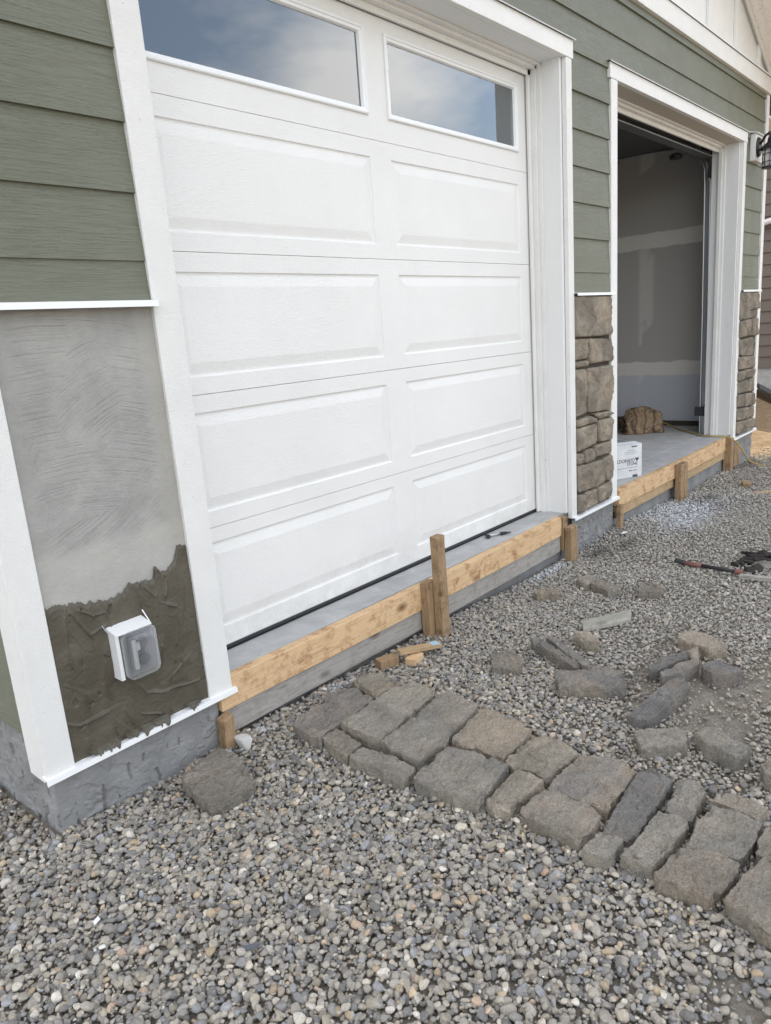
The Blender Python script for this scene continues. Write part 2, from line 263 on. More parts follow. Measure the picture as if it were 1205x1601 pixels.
# ------------------------------------------------------------------ outlines measured on the ground / wall, metres
STONES = [
    ('S', 'dark', 0.04, [(0.74,-0.134),(0.814,-0.121),(0.899,-0.128),(0.97,-0.071),(1.027,-0.13),(1.048,-0.157),(1.027,-0.209),(1.024,-0.261),(0.956,-0.277),(0.893,-0.277),(0.822,-0.274),(0.769,-0.27),(0.731,-0.289),(0.723,-0.231)], 'large blue-grey stone at the left end of the laid path, beside the form board'),
    ('S', 'brown', 0.04, [(1.075,-0.093),(1.143,-0.092),(1.19,-0.154),(1.165,-0.22),(1.173,-0.26),(1.12,-0.271),(1.084,-0.26),(1.031,-0.261),(1.04,-0.194),(1.051,-0.139)], 'small dark rough stone wedged behind the blue-grey end stone, closest to the form board'),
    ('S', 'grey', 0.04, [(0.822,-0.277),(0.912,-0.282),(0.993,-0.268),(1.068,-0.262),(1.138,-0.262),(1.212,-0.292),(1.205,-0.389),(1.167,-0.418),(1.108,-0.422),(1.001,-0.435),(0.897,-0.456),(0.824,-0.464),(0.817,-0.394),(0.816,-0.338)], 'long oblong stone right next to the blue-grey end stone, first of the two long ones'),
    ('S', 'brown', 0.04, [(0.741,-0.284),(0.767,-0.273),(0.81,-0.28),(0.809,-0.348),(0.799,-0.408),(0.752,-0.411),(0.713,-0.418),(0.717,-0.355)], 'small squarish stone at the front left corner of the laid path'),
    ('S', 'grey', 0.04, [(0.717,-0.417),(0.79,-0.414),(0.804,-0.493),(0.799,-0.565),(0.791,-0.636),(0.747,-0.642),(0.722,-0.639),(0.714,-0.612),(0.718,-0.528),(0.71,-0.451)], 'narrow front row stone lying below the two long oblong stones'),
    ('S', 'grey', 0.04, [(0.828,-0.457),(0.878,-0.457),(1.066,-0.44),(1.177,-0.426),(1.214,-0.438),(1.203,-0.523),(1.178,-0.598),(1.097,-0.607),(0.998,-0.617),(0.933,-0.64),(0.871,-0.628),(0.83,-0.623),(0.809,-0.622),(0.809,-0.538)], 'second long oblong stone, wider and further right than the first'),
    ('S', 'brown', 0.04, [(0.963,-0.633),(1.075,-0.612),(1.177,-0.604),(1.189,-0.67),(1.193,-0.735),(1.151,-0.82),(1.08,-0.822),(1.023,-0.823),(0.962,-0.824),(0.966,-0.763),(0.969,-0.724),(0.959,-0.681)], 'broad tan-grey back row stone right of the second long stone'),
    ('S', 'grey', 0.04, [(0.744,-0.654),(0.829,-0.651),(0.927,-0.645),(0.934,-0.693),(0.945,-0.746),(0.944,-0.86),(0.867,-0.872),(0.776,-0.885),(0.748,-0.889),(0.737,-0.841),(0.734,-0.791),(0.732,-0.712),(0.732,-0.67)], 'broad pale grey front row stone with a smooth front edge, widest of its row'),
    ('S', 'brown', 0.04, [(0.96,-0.827),(1.051,-0.825),(1.135,-0.83),(1.175,-0.888),(1.139,-0.983),(1.037,-0.982),(0.986,-0.977),(0.963,-0.965),(0.966,-0.914),(0.949,-0.874)], 'grey back row stone with an orange blush, left of the darkest broad stone'),
    ('S', 'tan', 0.04, [(0.763,-0.891),(0.847,-0.886),(0.934,-0.887),(0.952,-0.922),(0.939,-0.979),(0.884,-0.978),(0.809,-0.97),(0.77,-0.967),(0.759,-0.938)], 'narrow light brown front row stone standing between two broad ones'),
    ('S', 'dark', 0.04, [(0.912,-0.995),(0.989,-0.983),(1.132,-0.986),(1.169,-1.07),(1.164,-1.118),(1.135,-1.161),(1.076,-1.169),(0.983,-1.168),(0.919,-1.172),(0.917,-1.119),(0.92,-1.051)], 'largest dark back row stone with a rusty orange patch at its middle'),
    ('S', 'tan', 0.04, [(0.773,-0.991),(0.838,-0.99),(0.899,-0.998),(0.911,-1.062),(0.904,-1.133),(0.88,-1.177),(0.833,-1.186),(0.763,-1.176),(0.754,-1.113),(0.761,-1.031)], 'large light brown front row stone with a rounded right end'),
    ('S', 'dark', 0.04, [(0.844,-1.19),(0.925,-1.181),(1.013,-1.173),(1.138,-1.167),(1.161,-1.199),(1.149,-1.262),(1.087,-1.264),(0.972,-1.269),(0.889,-1.273),(0.837,-1.262),(0.832,-1.231)], 'long dark grey stone with rust tinted ridges running from back row to front row'),
    ('S', 'grey', 0.04, [(0.726,-1.189),(0.82,-1.199),(0.824,-1.26),(0.76,-1.263),(0.731,-1.252),(0.72,-1.209)], 'small six sided stone filling the front row at the foot of the long dark stone'),
    ('S', 'grey', 0.04, [(0.76,-1.273),(0.856,-1.279),(0.986,-1.276),(0.993,-1.331),(0.98,-1.362),(0.909,-1.361),(0.836,-1.357),(0.767,-1.353),(0.759,-1.307)], 'long grey stone with a brown stain and chipped light edges'),
    ('S', 'grey', 0.04, [(1.001,-1.287),(1.158,-1.268),(1.179,-1.317),(1.152,-1.349),(1.073,-1.353),(0.997,-1.358),(1.001,-1.32)], 'short stone with a pale chipped corner at the back of the stained long one'),
    ('S', 'tan', 0.04, [(1.104,-1.373),(1.152,-1.368),(1.175,-1.418),(1.162,-1.494),(1.097,-1.492),(1.103,-1.439)], 'thin flat tan stone at the upper right of the laid path'),
    ('S', 'grey', 0.04, [(0.887,-1.38),(0.991,-1.372),(1.083,-1.378),(1.089,-1.443),(1.079,-1.504),(1.015,-1.506),(0.95,-1.504),(0.912,-1.497),(0.905,-1.442)], 'broad grey stone with layered ridges across its middle'),
    ('S', 'brown', 0.04, [(0.746,-1.361),(0.815,-1.365),(0.87,-1.375),(0.898,-1.433),(0.9,-1.507),(0.844,-1.509),(0.781,-1.497),(0.748,-1.484),(0.744,-1.424),(0.736,-1.373)], 'big brown-grey front stone below the ridged stone'),
    ('S', 'brown', 0.04, [(0.949,-1.52),(1.002,-1.511),(1.057,-1.512),(1.089,-1.52),(1.099,-1.567),(0.988,-1.585),(0.948,-1.548)], 'grey stone cut off by the right edge, behind the biggest corner stone'),
    ('S', 'brown', 0.04, [(0.761,-1.505),(0.793,-1.511),(0.85,-1.517),(0.901,-1.533),(0.941,-1.541),(0.96,-1.565),(0.925,-1.618),(0.815,-1.654),(0.739,-1.635),(0.717,-1.611),(0.723,-1.586),(0.738,-1.551),(0.744,-1.524)], 'smooth brown-grey stone in the lowest right corner of the path'),
    ('L', 'tan', 0.04, [(0.341,-0.076),(0.428,-0.05),(0.515,-0.041),(0.524,-0.126),(0.474,-0.276),(0.402,-0.284),(0.34,-0.285),(0.317,-0.257),(0.32,-0.174)], 'flat square stone lying alone against the grey foundation'),
    ('L', 'grey', 0.03, [(2.601,-0.236),(2.677,-0.266),(2.646,-0.357),(2.62,-0.39),(2.565,-0.334),(2.529,-0.338),(2.552,-0.272)], 'rear half of the broken stone pair near the right form stake'),
    ('L', 'tan', 0.035, [(2.54,-0.339),(2.607,-0.369),(2.606,-0.396),(2.57,-0.485),(2.513,-0.516),(2.458,-0.474),(2.499,-0.419)], 'front angular half of the broken stone pair near the right form stake'),
    ('L', 'brown', 0.035, [(2.267,-0.173),(2.317,-0.173),(2.387,-0.232),(2.371,-0.272),(2.318,-0.306),(2.245,-0.207)], 'small dark brown block lying closest to the form board beside a white chip'),
    ('L', 'brown', 0.03, [(2.598,-0.562),(2.642,-0.563),(2.699,-0.616),(2.626,-0.681),(2.584,-0.679),(2.525,-0.595)], 'small brown stone right of the broken pair'),
    ('L', 'tan', 0.04, [(1.912,-0.575),(1.937,-0.591),(1.943,-0.633),(1.887,-0.693),(1.856,-0.719),(1.844,-0.637),(1.873,-0.601)], 'chunky light brown stone below the white ribbed strip'),
    ('L', 'dark', 0.035, [(1.766,-0.453),(1.795,-0.467),(1.742,-0.579),(1.669,-0.721),(1.638,-0.738),(1.621,-0.72),(1.691,-0.589),(1.727,-0.482)], 'left of two parallel dark stone bars'),
    ('L', 'dark', 0.035, [(1.811,-0.493),(1.841,-0.509),(1.763,-0.648),(1.684,-0.761),(1.653,-0.761),(1.641,-0.743),(1.725,-0.624)], 'right of two parallel dark stone bars'),
    ('L', 'dark', 0.045, [(1.527,-0.688),(1.569,-0.731),(1.657,-0.808),(1.694,-0.877),(1.612,-0.928),(1.568,-0.946),(1.504,-0.849),(1.443,-0.752)], 'big dark rectangular stone lying crosswise below the two parallel bars'),
    ('L', 'brown', 0.03, [(1.552,-0.394),(1.629,-0.449),(1.586,-0.532),(1.528,-0.555),(1.461,-0.462)], 'small flat stone on its own between wood scraps and the parallel bars'),
    ('L', 'tan', 0.035, [(2.071,-0.933),(2.175,-0.953),(2.166,-1.028),(2.111,-1.113),(2.078,-1.123),(2.024,-1.073),(2.048,-0.989)], 'flat tan stone highest up on the right of the gravel'),
    ('L', 'dark', 0.035, [(1.777,-0.935),(1.879,-0.965),(1.953,-1.007),(1.925,-1.037),(1.88,-1.025),(1.757,-0.981),(1.739,-0.954)], 'rounded dark bar lying behind its twin, left of the round cobble'),
    ('L', 'dark', 0.035, [(1.735,-0.993),(1.844,-1.023),(1.911,-1.073),(1.869,-1.093),(1.795,-1.069),(1.719,-1.032),(1.705,-1.012)], 'rough dark bar lying in front of its twin'),
    ('L', 'dark', 0.04, [(1.868,-1.094),(1.903,-1.112),(1.938,-1.143),(1.917,-1.216),(1.883,-1.237),(1.84,-1.2),(1.803,-1.157),(1.819,-1.125)], 'dark angular block at the right of the cobble'),
    ('L', 'dark', 0.04, [(1.402,-1.014),(1.546,-1.027),(1.69,-1.043),(1.735,-1.083),(1.693,-1.117),(1.586,-1.112),(1.423,-1.09),(1.406,-1.084),(1.393,-1.042)], 'long dark slab pointing diagonally over the bare dirt'),
    ('L', 'grey', 0.03, [(1.328,-1.07),(1.35,-1.08),(1.38,-1.12),(1.435,-1.194),(1.337,-1.238),(1.3,-1.182),(1.246,-1.129)], 'thin grey stone with a curved lower edge just behind the laid path'),
    ('L', 'grey', 0.045, [(1.395,-1.232),(1.431,-1.238),(1.463,-1.27),(1.446,-1.328),(1.411,-1.393),(1.343,-1.38),(1.323,-1.369),(1.348,-1.312),(1.355,-1.275)], 'thick brown-tinged block right of the thin curved stone'),
    ('L', 'dark', 0.04, [(1.335,-1.431),(1.375,-1.433),(1.406,-1.45),(1.409,-1.482),(1.349,-1.503),(1.305,-1.482),(1.289,-1.45)], 'rounded grey stone half out of frame at the right edge'),
]
VEN2=[[(3.083,1.19),(3.525,1.185),(3.524,0.967),(3.349,0.965),(3.084,0.973)],[(3.084,0.966),(3.231,0.963),(3.233,0.852),(3.087,0.847)],[(3.242,0.962),(3.537,0.945),(3.563,0.812),(3.252,0.819)],[(3.087,0.842),(3.24,0.841),(3.24,0.81),(3.086,0.807)],[(3.086,0.802),(3.209,0.797),(3.223,0.546),(3.084,0.538)],[(3.223,0.795),(3.537,0.794),(3.564,0.644),(3.524,0.525),(3.235,0.545)],[(3.088,0.516),(3.271,0.524),(3.344,0.492),(3.344,0.476),(3.094,0.478)],[(3.283,0.531),(3.524,0.523),(3.537,0.495),(3.357,0.491)],[(3.094,0.473),(3.332,0.472),(3.33,0.355),(3.09,0.34)],[(3.349,0.486),(3.545,0.482),(3.545,0.344),(3.355,0.357)],[(3.086,0.33),(3.172,0.321),(3.159,0.257),(3.089,0.264)],[(3.172,0.337),(3.305,0.331),(3.304,0.259),(3.175,0.254)],[(3.313,0.341),(3.545,0.341),(3.545,0.263),(3.312,0.269)],[(3.095,0.258),(3.431,0.242),(3.443,0.1),(3.327,0.089),(3.096,0.104)],[(3.431,0.248),(3.556,0.249),(3.564,0.1),(3.457,0.098)],[(3.096,0.087),(3.179,0.081),(3.177,-0.027),(3.093,-0.018)],[(3.186,0.085),(3.34,0.081),(3.359,-0.022),(3.184,-0.023)],[(3.345,0.086),(3.55,0.085),(3.55,-0.005),(3.352,-0.015)]]
VEN3=[[(6.035,1.191),(6.527,1.183),(6.55,1.045),(6.262,1.037),(6.255,0.968),(6.034,0.96)],[(6.28,1.037),(6.551,1.04),(6.543,0.973),(6.255,0.968)],[(6.035,0.955),(6.362,0.964),(6.383,0.826),(6.038,0.813)],[(6.397,0.968),(6.555,0.968),(6.57,0.812),(6.403,0.815)],[(6.039,0.803),(6.478,0.806),(6.543,0.745),(6.523,0.641),(6.249,0.655),(6.058,0.669)],[(6.042,0.66),(6.524,0.636),(6.521,0.536),(6.04,0.55)],[(6.042,0.535),(6.267,0.531),(6.279,0.452),(6.044,0.449)],[(6.284,0.535),(6.53,0.53),(6.534,0.455),(6.296,0.456)],[(6.045,0.444),(6.352,0.44),(6.387,0.331),(6.044,0.347)],[(6.37,0.444),(6.555,0.446),(6.556,0.319),(6.387,0.331)],[(6.045,0.337),(6.255,0.324),(6.271,0.212),(6.05,0.229)],[(6.268,0.328),(6.539,0.31),(6.557,0.194),(6.286,0.21)],[(6.051,0.218),(6.389,0.196),(6.424,0.085),(6.065,0.113)],[(6.419,0.194),(6.558,0.188),(6.555,0.09),(6.434,0.095)],[(6.056,0.103),(6.576,0.076),(6.61,-0.017),(6.24,-0.018),(6.071,-0.009)]]
RIB=[(2.085, -0.527), (2.312, -0.648), (2.225, -0.685), (2.018, -0.562)]
# ------------------------------------------------------------------ object helpers
def link(name, me, m=None, parent=None, smooth=False):
    o = bpy.data.objects.new(name, me); C.objects.link(o)
    if m is not None: me.materials.append(M[m] if isinstance(m, str) else m)
    if parent is not None: o.parent = parent
    if smooth:
        for p in me.polygons: p.use_smooth = True
    return o
def tag(o, label=None, cat=None, group=None, kind=None):
    for k, v in (('label', label), ('category', cat), ('group', group), ('kind', kind)):
        if v: o[k] = v
    return o
def empty(name, loc=(0, 0, 0), label=None, cat=None, group=None, rz=0):
    o = bpy.data.objects.new(name, None); C.objects.link(o); o.location = loc; o.rotation_euler = (0, 0, rz); o.empty_display_size = .1
    return tag(o, label, cat, group)
class MB:
    def __init__(s): s.v = []; s.f = []
    def add(s, vs, fs):
        k = len(s.v); s.v += [tuple(v) for v in vs]; s.f += [tuple(i+k for i in f) for f in fs]; return s
    def box(s, x0, x1, y0, y1, z0, z1):
        return s.add([(x0, y0, z0), (x1, y0, z0), (x1, y1, z0), (x0, y1, z0), (x0, y0, z1), (x1, y0, z1), (x1, y1, z1), (x0, y1, z1)],
                     [(0, 3, 2, 1), (4, 5, 6, 7), (0, 1, 5, 4), (1, 2, 6, 5), (2, 3, 7, 6), (3, 0, 4, 7)])
    def quad(s, *p): return s.add(p, [tuple(range(len(p)))])
    def prism(s, poly, axis, a, b):      # poly in the other two axes
        n = len(poly); vs = []
        for t in (a, b):
            for p, q in poly: vs.append({0: (t, p, q), 1: (p, t, q), 2: (p, q, t)}[axis])
        return s.add(vs, [tuple(range(n)), tuple(range(2*n-1, n-1, -1))] + [(i, (i+1) % n, n+(i+1) % n, n+i) for i in range(n)])
    def tube(s, pts, r, n=10, cap=True):
        pts = [Vector(p) for p in pts]; rs = r if isinstance(r, (list, tuple)) else [r]*len(pts); vs = []; up = Vector((0, 0, 1)); a = None
        for i, p in enumerate(pts):
            d = (pts[min(i+1, len(pts)-1)]-pts[max(i-1, 0)]).normalized()
            if a is None: a = d.orthogonal().normalized()
            a = (a - d*a.dot(d)).normalized(); b = d.cross(a)
            for k in range(n): t = 2*math.pi*k/n; vs.append(p+(a*math.cos(t)+b*math.sin(t))*rs[i])
        fs = [(i*n+k, i*n+(k+1) % n, (i+1)*n+(k+1) % n, (i+1)*n+k) for i in range(len(pts)-1) for k in range(n)]
        if cap: fs += [tuple(range(n-1, -1, -1)), tuple(range((len(pts)-1)*n, len(pts)*n))]
        return s.add(vs, fs)
    def lathe(s, prof, n=24, o=(0, 0, 0)):
        vs = [(o[0]+r*math.cos(2*math.pi*k/n), o[1]+r*math.sin(2*math.pi*k/n), o[2]+z) for r, z in prof for k in range(n)]
        return s.add(vs, [(i*n+k, i*n+(k+1) % n, (i+1)*n+(k+1) % n, (i+1)*n+k) for i in range(len(prof)-1) for k in range(n)])
    def build(s, name, m, parent=None, bevel=0, smooth=False, loc=None):
        me = bpy.data.meshes.new(name); me.from_pydata(s.v, [], s.f)
        bm = bmesh.new(); bm.from_mesh(me); bmesh.ops.recalc_face_normals(bm, faces=bm.faces); bm.to_mesh(me); bm.free()
        o = link(name, me, m, parent, smooth)
        if loc is not None: o.location = loc
        if bevel:
            b = o.modifiers.new('bevel', 'BEVEL'); b.width = bevel; b.segments = 2; b.limit_method = 'ANGLE'; b.angle_limit = R(40)
        return o
def fbm(x, y, z=0, oct=4): return noise.fractal(Vector((x, y, z)), 1.0, 2.0, oct)
def relief(name, m, parent, U, V, fn, smooth=True):      # grid of points fn(u, v) -> xyz
    nu, nv = len(U), len(V); vs = [fn(u, v) for v in V for u in U]
    fs = [(j*nu+i, j*nu+i+1, (j+1)*nu+i+1, (j+1)*nu+i) for j in range(nv-1) for i in range(nu-1)]
    me = bpy.data.meshes.new(name); me.from_pydata(vs, [], fs); return link(name, me, m, parent, smooth)
lin = lambda a, b, n: [a+(b-a)*i/(n-1) for i in range(n)]
# ------------------------------------------------------------------ ground
_K = [(nr.uniform(-1, 1)*k, nr.uniform(-1, 1)*k, nr.uniform(0, 6.28), a) for k, a in ((3, .007), (3, .007), (6, .005), (6, .005), (11, .0035), (11, .0035), (19, .0025), (23, .002))]
def gh(x, y):
    x = np.asarray(x, float); y = np.asarray(y, float)
    h = -.212-.011*np.clip(x, 0, 8)
    for a, b, p, s in _K: h = h+s*np.sin(a*x+b*y+p)*np.clip(1.2-abs(x)/30, 0, 1)
    h = h-.028*np.exp(-((x-3.2)**2/.08+(y+.02)**2/.012))
    h = h-.03*np.exp(-((x-6.3)**2/.35+(y+.02)**2/.05))
    h = h-.02*np.exp(-((x-3.5)**2/.03+(y+.88)**2/.02))
    return h
def axis_pts(lo, hi, a, b, st):
    mid = list(np.arange(a, b, st)); left = [a-(a-lo)*(i/14)**2.2 for i in range(14, 0, -1)]; right = [b+(hi-b)*(i/14)**2.2 for i in range(0, 15)]
    return left+mid+right
X = axis_pts(-300, 500, -1.2, 8.0, .035); Y = axis_pts(-300, 400, -2.4, .8, .035)
XX, YY = np.meshgrid(X, Y); ZZ = gh(XX, YY)-.012
ZZ += np.where((XX > 6.75) & (XX < 10), .02*np.sin(XX*9+YY*4)*np.sin(YY*11-XX*3)+.012*np.sin(XX*23)*np.sin(YY*19), 0)
me = bpy.data.meshes.new('ground'); nu = len(X); nv = len(Y)
me.from_pydata(np.stack([XX.ravel(), YY.ravel(), ZZ.ravel()], 1).tolist(), [], [(j*nu+i, j*nu+i+1, (j+1)*nu+i+1, (j+1)*nu+i) for j in range(nv-1) for i in range(nu-1)])
g = link('ground', me, 'soil', None, True); tag(g, kind='structure')
# ------------------------------------------------------------------ the house
house = empty('house', (3.3, 0, 0), 'new house with sage green lap siding, white trim and two garage bays facing the gravel', 'house')
H = empty  # (children are built in world coordinates, house origin removed below)
hs = []
def hb(mb, name, m, bevel=0, smooth=False, parent=None):
    o = mb.build(name, m, parent, bevel, smooth)
    if parent is None: hs.append(o)
    return o
ZB, D, ZS = -.047, .2, 1.192
BX = 6.655
# siding courses
L1, EX = 1.314, .1775
levels = [ZS+.014] + [L1+EX*k for k in range(0, 9)]
def siding(x0, x1, z0, z1, joints={}, yf=.006, name='siding'):
    mb = MB(); lv = sorted(set([z0]+[z for z in levels if z0 < z < z1]+[z1]))
    for a, b in zip(lv[:-1], lv[1:]):
        js = [x0]+sorted(j for zz, j in joints.items() if a <= zz < b and x0 < j < x1)+[x1]
        # slope as if the board ran its full exposure
        cb = max([z for z in levels if z <= a+.001]+[levels[0]]); sl = .011/EX; fa = yf+sl*(a-cb)
        for xa, xb in zip(js[:-1], js[1:]):
            g0 = .0008 if xa != x0 else 0; g1 = .0008 if xb != x1 else 0
            wob = lambda: rng.uniform(-.0008, .0008)
            wb = wob(); mb.prism([(fa+wb, a), (yf+sl*(b-cb)+wb, b+(.004 if b in levels else 0)), (yf+.03, b+(.004 if b in levels else 0)), (yf+.03, a)], 0, xa+g0, xb-g1)
    return hb(mb, name, 'siding_green')
siding(.079, .531, levels[0], levels[7]); siding(.079, .5305, levels[7], levels[8])
siding(3.085, 3.545, levels[0], levels[7]); siding(3.0985, 3.5295, levels[7], levels[8])
siding(6.065, 6.575, levels[0], levels[7]); siding(6.066, 6.575, levels[7], levels[8])
siding(.5305, 3.0985, 2.423, levels[8]); siding(3.5295, 6.066, 2.416, levels[8]); siding(.079, 6.575, levels[8], 2.775, {2.56: 3.33, 2.735: 4.93})
# wall core behind the siding
w = MB(); w.box(.03, .56, .04, .2, -.04, 2.5); w.box(3.04, 3.6, .04, .2, -.04, 2.5); w.box(6.03, 6.62, .04, .2, -.04, 2.5)
w.box(.03, 6.62, .04, .2, 2.5, 2.95); w.box(.03, .2, .2, 7., -.04, 3.0); w.box(6.56, 6.62, .2, 7., .0, 3.0); w.box(.2, 6.56, 6.8, 7., -.04, 3.0)
hb(w, 'wall_core', 'drywall')
# left side wall siding (faces -x)
mb = MB(); z = .055
while z < 2.9:
    mb.prism([(.004, z), (.015, z+EX+.004), (.03, z+EX+.004), (.03, z)], 1, .088, 7.0); z += EX
mb.v = [(a, b, c) for a, b, c in mb.v]
hb(mb, 'siding', 'siding_green')
# right side wall
mb = MB(); mb.box(6.625, 6.645, .1, 7., .0, 3.0); hb(mb, 'siding', 'siding_green')
# corner boards
hb(MB().box(0, .022, .0225, .112, -.055, 2.78), 'corner_board', 'trim_white', .002)
hb(MB().box(0, .079, 0, .022, -.034, 2.78), 'corner_board', 'trim_white', .002)
hb(MB().box(6.578, BX, 0, .022, -.034, 2.77), 'corner_board', 'trim_white_flat', .002)
hb(MB().box(BX-.022, BX, .0225, .112, -.034, 2.77), 'corner_board', 'trim_white_flat', .002)
# door casings
hb(MB().box(.531, .62, 0, .026, -.034, 2.332), 'door_casing', 'trim_white', .002)
hb(MB().box(3.026, 3.085, 0, .026, -.034, 2.332), 'door_casing', 'trim_white', .002)
hb(MB().box(3.548, 3.629, 0, .026, -.034, 2.332), 'door_casing', 'trim_white_flat', .002)
hb(MB().box(5.99, 6.06, 0, .026, -.034, 2.332), 'door_casing', 'trim_white', .002)
hb(MB().box(.531, 3.098, -.003, .026, 2.333, 2.418), 'door_header', 'trim_white_flat', .002)
hb(MB().box(3.53, 6.065, -.003, .026, 2.333, 2.410), 'door_header', 'trim_white_flat', .002)
for a, b, z in ((.52, 3.11, 2.4185), (3.515, 6.08, 2.4105)):
    m_ = MB(); m_.prism([(-.014, z-.004), (-.013, z-.004), (-.013, z+.0005), (.02, z+.010), (.02, z+.012), (-.014, z+.002)], 0, a, b)
    hb(m_, 'drip_cap', 'drip_grey')
# jambs and their stops
def jamb(x0, x1, side):
    hb(MB().box(min(x0, x1), max(x0, x1), .0265, .235, .0, 2.335), 'jamb', 'jamb_white', .001)
    s = -1 if side > 0 else 1; xe = x0
    for y0, y1, dx in ((.150, .166, .007), (.166, .19, .013), (.174, .186, .05)):
        pass
jamb(3.005, 3.0255, 1); jamb(.6, .6195, -1); jamb(3.63, 3.65, -1); jamb(5.967, 5.9895, 1)
for xe, s in ((3.005, -1), (.62, 1), (5.967, -1), (3.65, 1)):
    m_ = MB(); m_.box(*sorted((xe, xe+s*.010)), .128, .150, .0, 2.33); m_.box(*sorted((xe, xe+s*.022)), .1505, .178, .0, 2.33)
    if xe < 3.2: m_.box(*sorted((xe, xe+s*.046)), .1785, .192, .003, 2.33)
    hb(m_, 'door_stop', 'trim_white_flat', .0015)
for x0, x1 in ((.62, 3.005), (3.65, 5.967)):
    m_ = MB(); m_.box(x0, x1, .0265, .235, 2.333, 2.353); hb(m_, 'head_jamb', 'jamb_white' if x0 < 3 else 'head_raw', .001)
    m_ = MB(); m_.box(x0, x1, .128, .150, 2.322, 2.3325); m_.box(x0, x1, .1505, .178, 2.309, 2.3325)
    m_.box(x0, x1, .1785, .192, 2.284, 2.3325); hb(m_, 'door_stop', 'trim_white_flat', .0015)
# drip flashings
def sill_flash(x0, x1, zt, zb, dep, name='flashing'):
    m_ = MB(); m_.prism([(.02, zt), (-dep+.002, zt-.004), (-dep, zb), (-dep+.002, zb), (-dep+.004, zt-.006), (.02, zt-.003)], 0, x0, x1); return hb(m_, name, 'flash_white')
sill_flash(-.004, .532, ZS+.018, ZS-.003, .03); sill_flash(3.085, 3.56, ZS+.017, ZS-.001, .022); sill_flash(6.06, 6.60, ZS+.017, ZS-.003, .022)
# little folded end tabs
hb(MB().add([(.532, -.03, ZS-.004), (.532, .0, ZS+.022), (.546, -.003, ZS+.012), (.532, -.03, ZS+.0)], [(0, 1, 2), (0, 2, 3)]), 'flashing_tab', 'flash_white')
sill_flash(-.006, .632, -.030, -.050, .012); sill_flash(3.04, 3.64, -.030, -.050, .014); sill_flash(5.985, BX+.006, -.030, -.050, .014)
# scratch coat and wet mortar on the first pier
relief('scratch_coat', 'scratch_coat', None, lin(.079, .531, 60), lin(-.035, ZS+.008, 140),
       lambda u, v: (u, .0185+.003*fbm(u*5, v*5)-.006*max(0, (u-.50)/.03), v)); hs.append(bpy.data.objects['scratch_coat'])
EDGE = [(.06, .43), (.092, .427), (.12, .425), (.157, .419), (.19, .404), (.228, .402), (.26, .396), (.295, .398), (.33, .42), (.36, .413), (.402, .412), (.418, .447), (.446, .419), (.484, .448), (.50, .485), (.54, .495)]
def edge(u):
    for (a, p), (b, q) in zip(EDGE[:-1], EDGE[1:]):
        if a <= u <= b: return p+(q-p)*(u-a)/(b-a)
    return .43
U = lin(.079, .531, 260); Vn = 270
RID=[[(0.132,0.386),(0.121,0.272),(0.123,0.243)],[(0.15,0.394),(0.17,0.352),(0.192,0.301)],[(0.363,0.409),(0.402,0.359),(0.396,0.301)],[(0.34,0.409),(0.349,0.354)],[(0.463,0.308),(0.46,0.238),(0.448,0.188)],[(0.304,0.113),(0.329,0.074),(0.392,0.055),(0.503,0.043)],[(0.081,0.091),(0.126,0.07),(0.207,0.08)],[(0.248,0.061),(0.269,0.004)],[(0.416,0.445),(0.444,0.414),(0.469,0.445)],[(0.187,0.314),(0.236,0.328)],[(0.171,0.394),(0.207,0.364),(0.242,0.362)],[(0.407,0.342),(0.437,0.325),(0.463,0.308)],[(0.255,0.314),(0.241,0.355),(0.254,0.387)],[(0.45,0.405),(0.433,0.349)],[(0.124,0.022),(0.127,-0.002)],[(.10,.20),(.14,.16),(.15,.11)],[(.2,.16),(.215,.11)],[(.38,.13),(.40,.2)],[(.30,.02),(.36,-.01)],[(.42,.10),(.47,.13)]]
SG = [(Vector(p), Vector(q), .0038+.003*rng.random(), rng.uniform(.012, .03)*rng.choice((1, 1, 1, -1)), k/len(P), (k+1)/len(P)) for P in RID for k, (p, q) in enumerate(zip(P[:-1], P[1:]))]
def step(x, w): return 1/(1+math.exp(-max(-30, min(30, x/w))))
def mortar(u, t):
    e = edge(u)+.010*fbm(u*60, 2.2, 0, 3)+.006*fbm(u*170, 9, 0, 2); v = -.036+(e+.036)*t
    d = .0065+.0025*fbm(u*7, v*7, 4, 5)
    uu = u+.004*fbm(u*18, v*18, 5, 3); vv = v+.004*fbm(u*18, v*18, 15, 3); best = 0
    for p, q, am, wd, t0, t1 in SG:
        dx, dz = q.x-p.x, q.y-p.y; L = math.hypot(dx, dz); s = ((uu-p.x)*dx+(vv-p.y)*dz)/(L*L); sc_ = max(0, min(1, s)); cx, cz = p.x+dx*sc_, p.y+dz*sc_
        ds = math.hypot(uu-cx, vv-cz)
        if ds > .035: continue
        side = ((uu-p.x)*dz-(vv-p.y)*dx)/L*(1 if wd > 0 else -1); tp = 1-abs((t0+(t1-t0)*sc_)-.5)*1.1
        k = am*tp*(math.exp(-(ds/.0032)**2)*1.1+(math.exp(-ds/abs(wd))*.75 if side > 0 else 0)); best = max(best, k)
    d += best
    n1 = fbm(u*4+31, v*3+3, 2, 2); d += .0026*step(n1, .012)
    d += .0008*abs(fbm(u*40, v*30, 7, 4))+.0006*fbm(u*120, v*90, 1, 2)-.004*(fbm(u*30, v*20, 61, 2) > .62)
    d *= min(1, (1-t)*38+.12)
    d = max(d, .0005)
    bulge = .008*math.exp(-((u-.30)**2+(v-.25)**2)/.012)
    return (u, .0165-d-bulge*min(1, (1-t)*9), v)
relief('wet_mortar', 'wet_mortar', None, U, lin(0, 1, Vn), mortar); hs.append(bpy.data.objects['wet_mortar'])
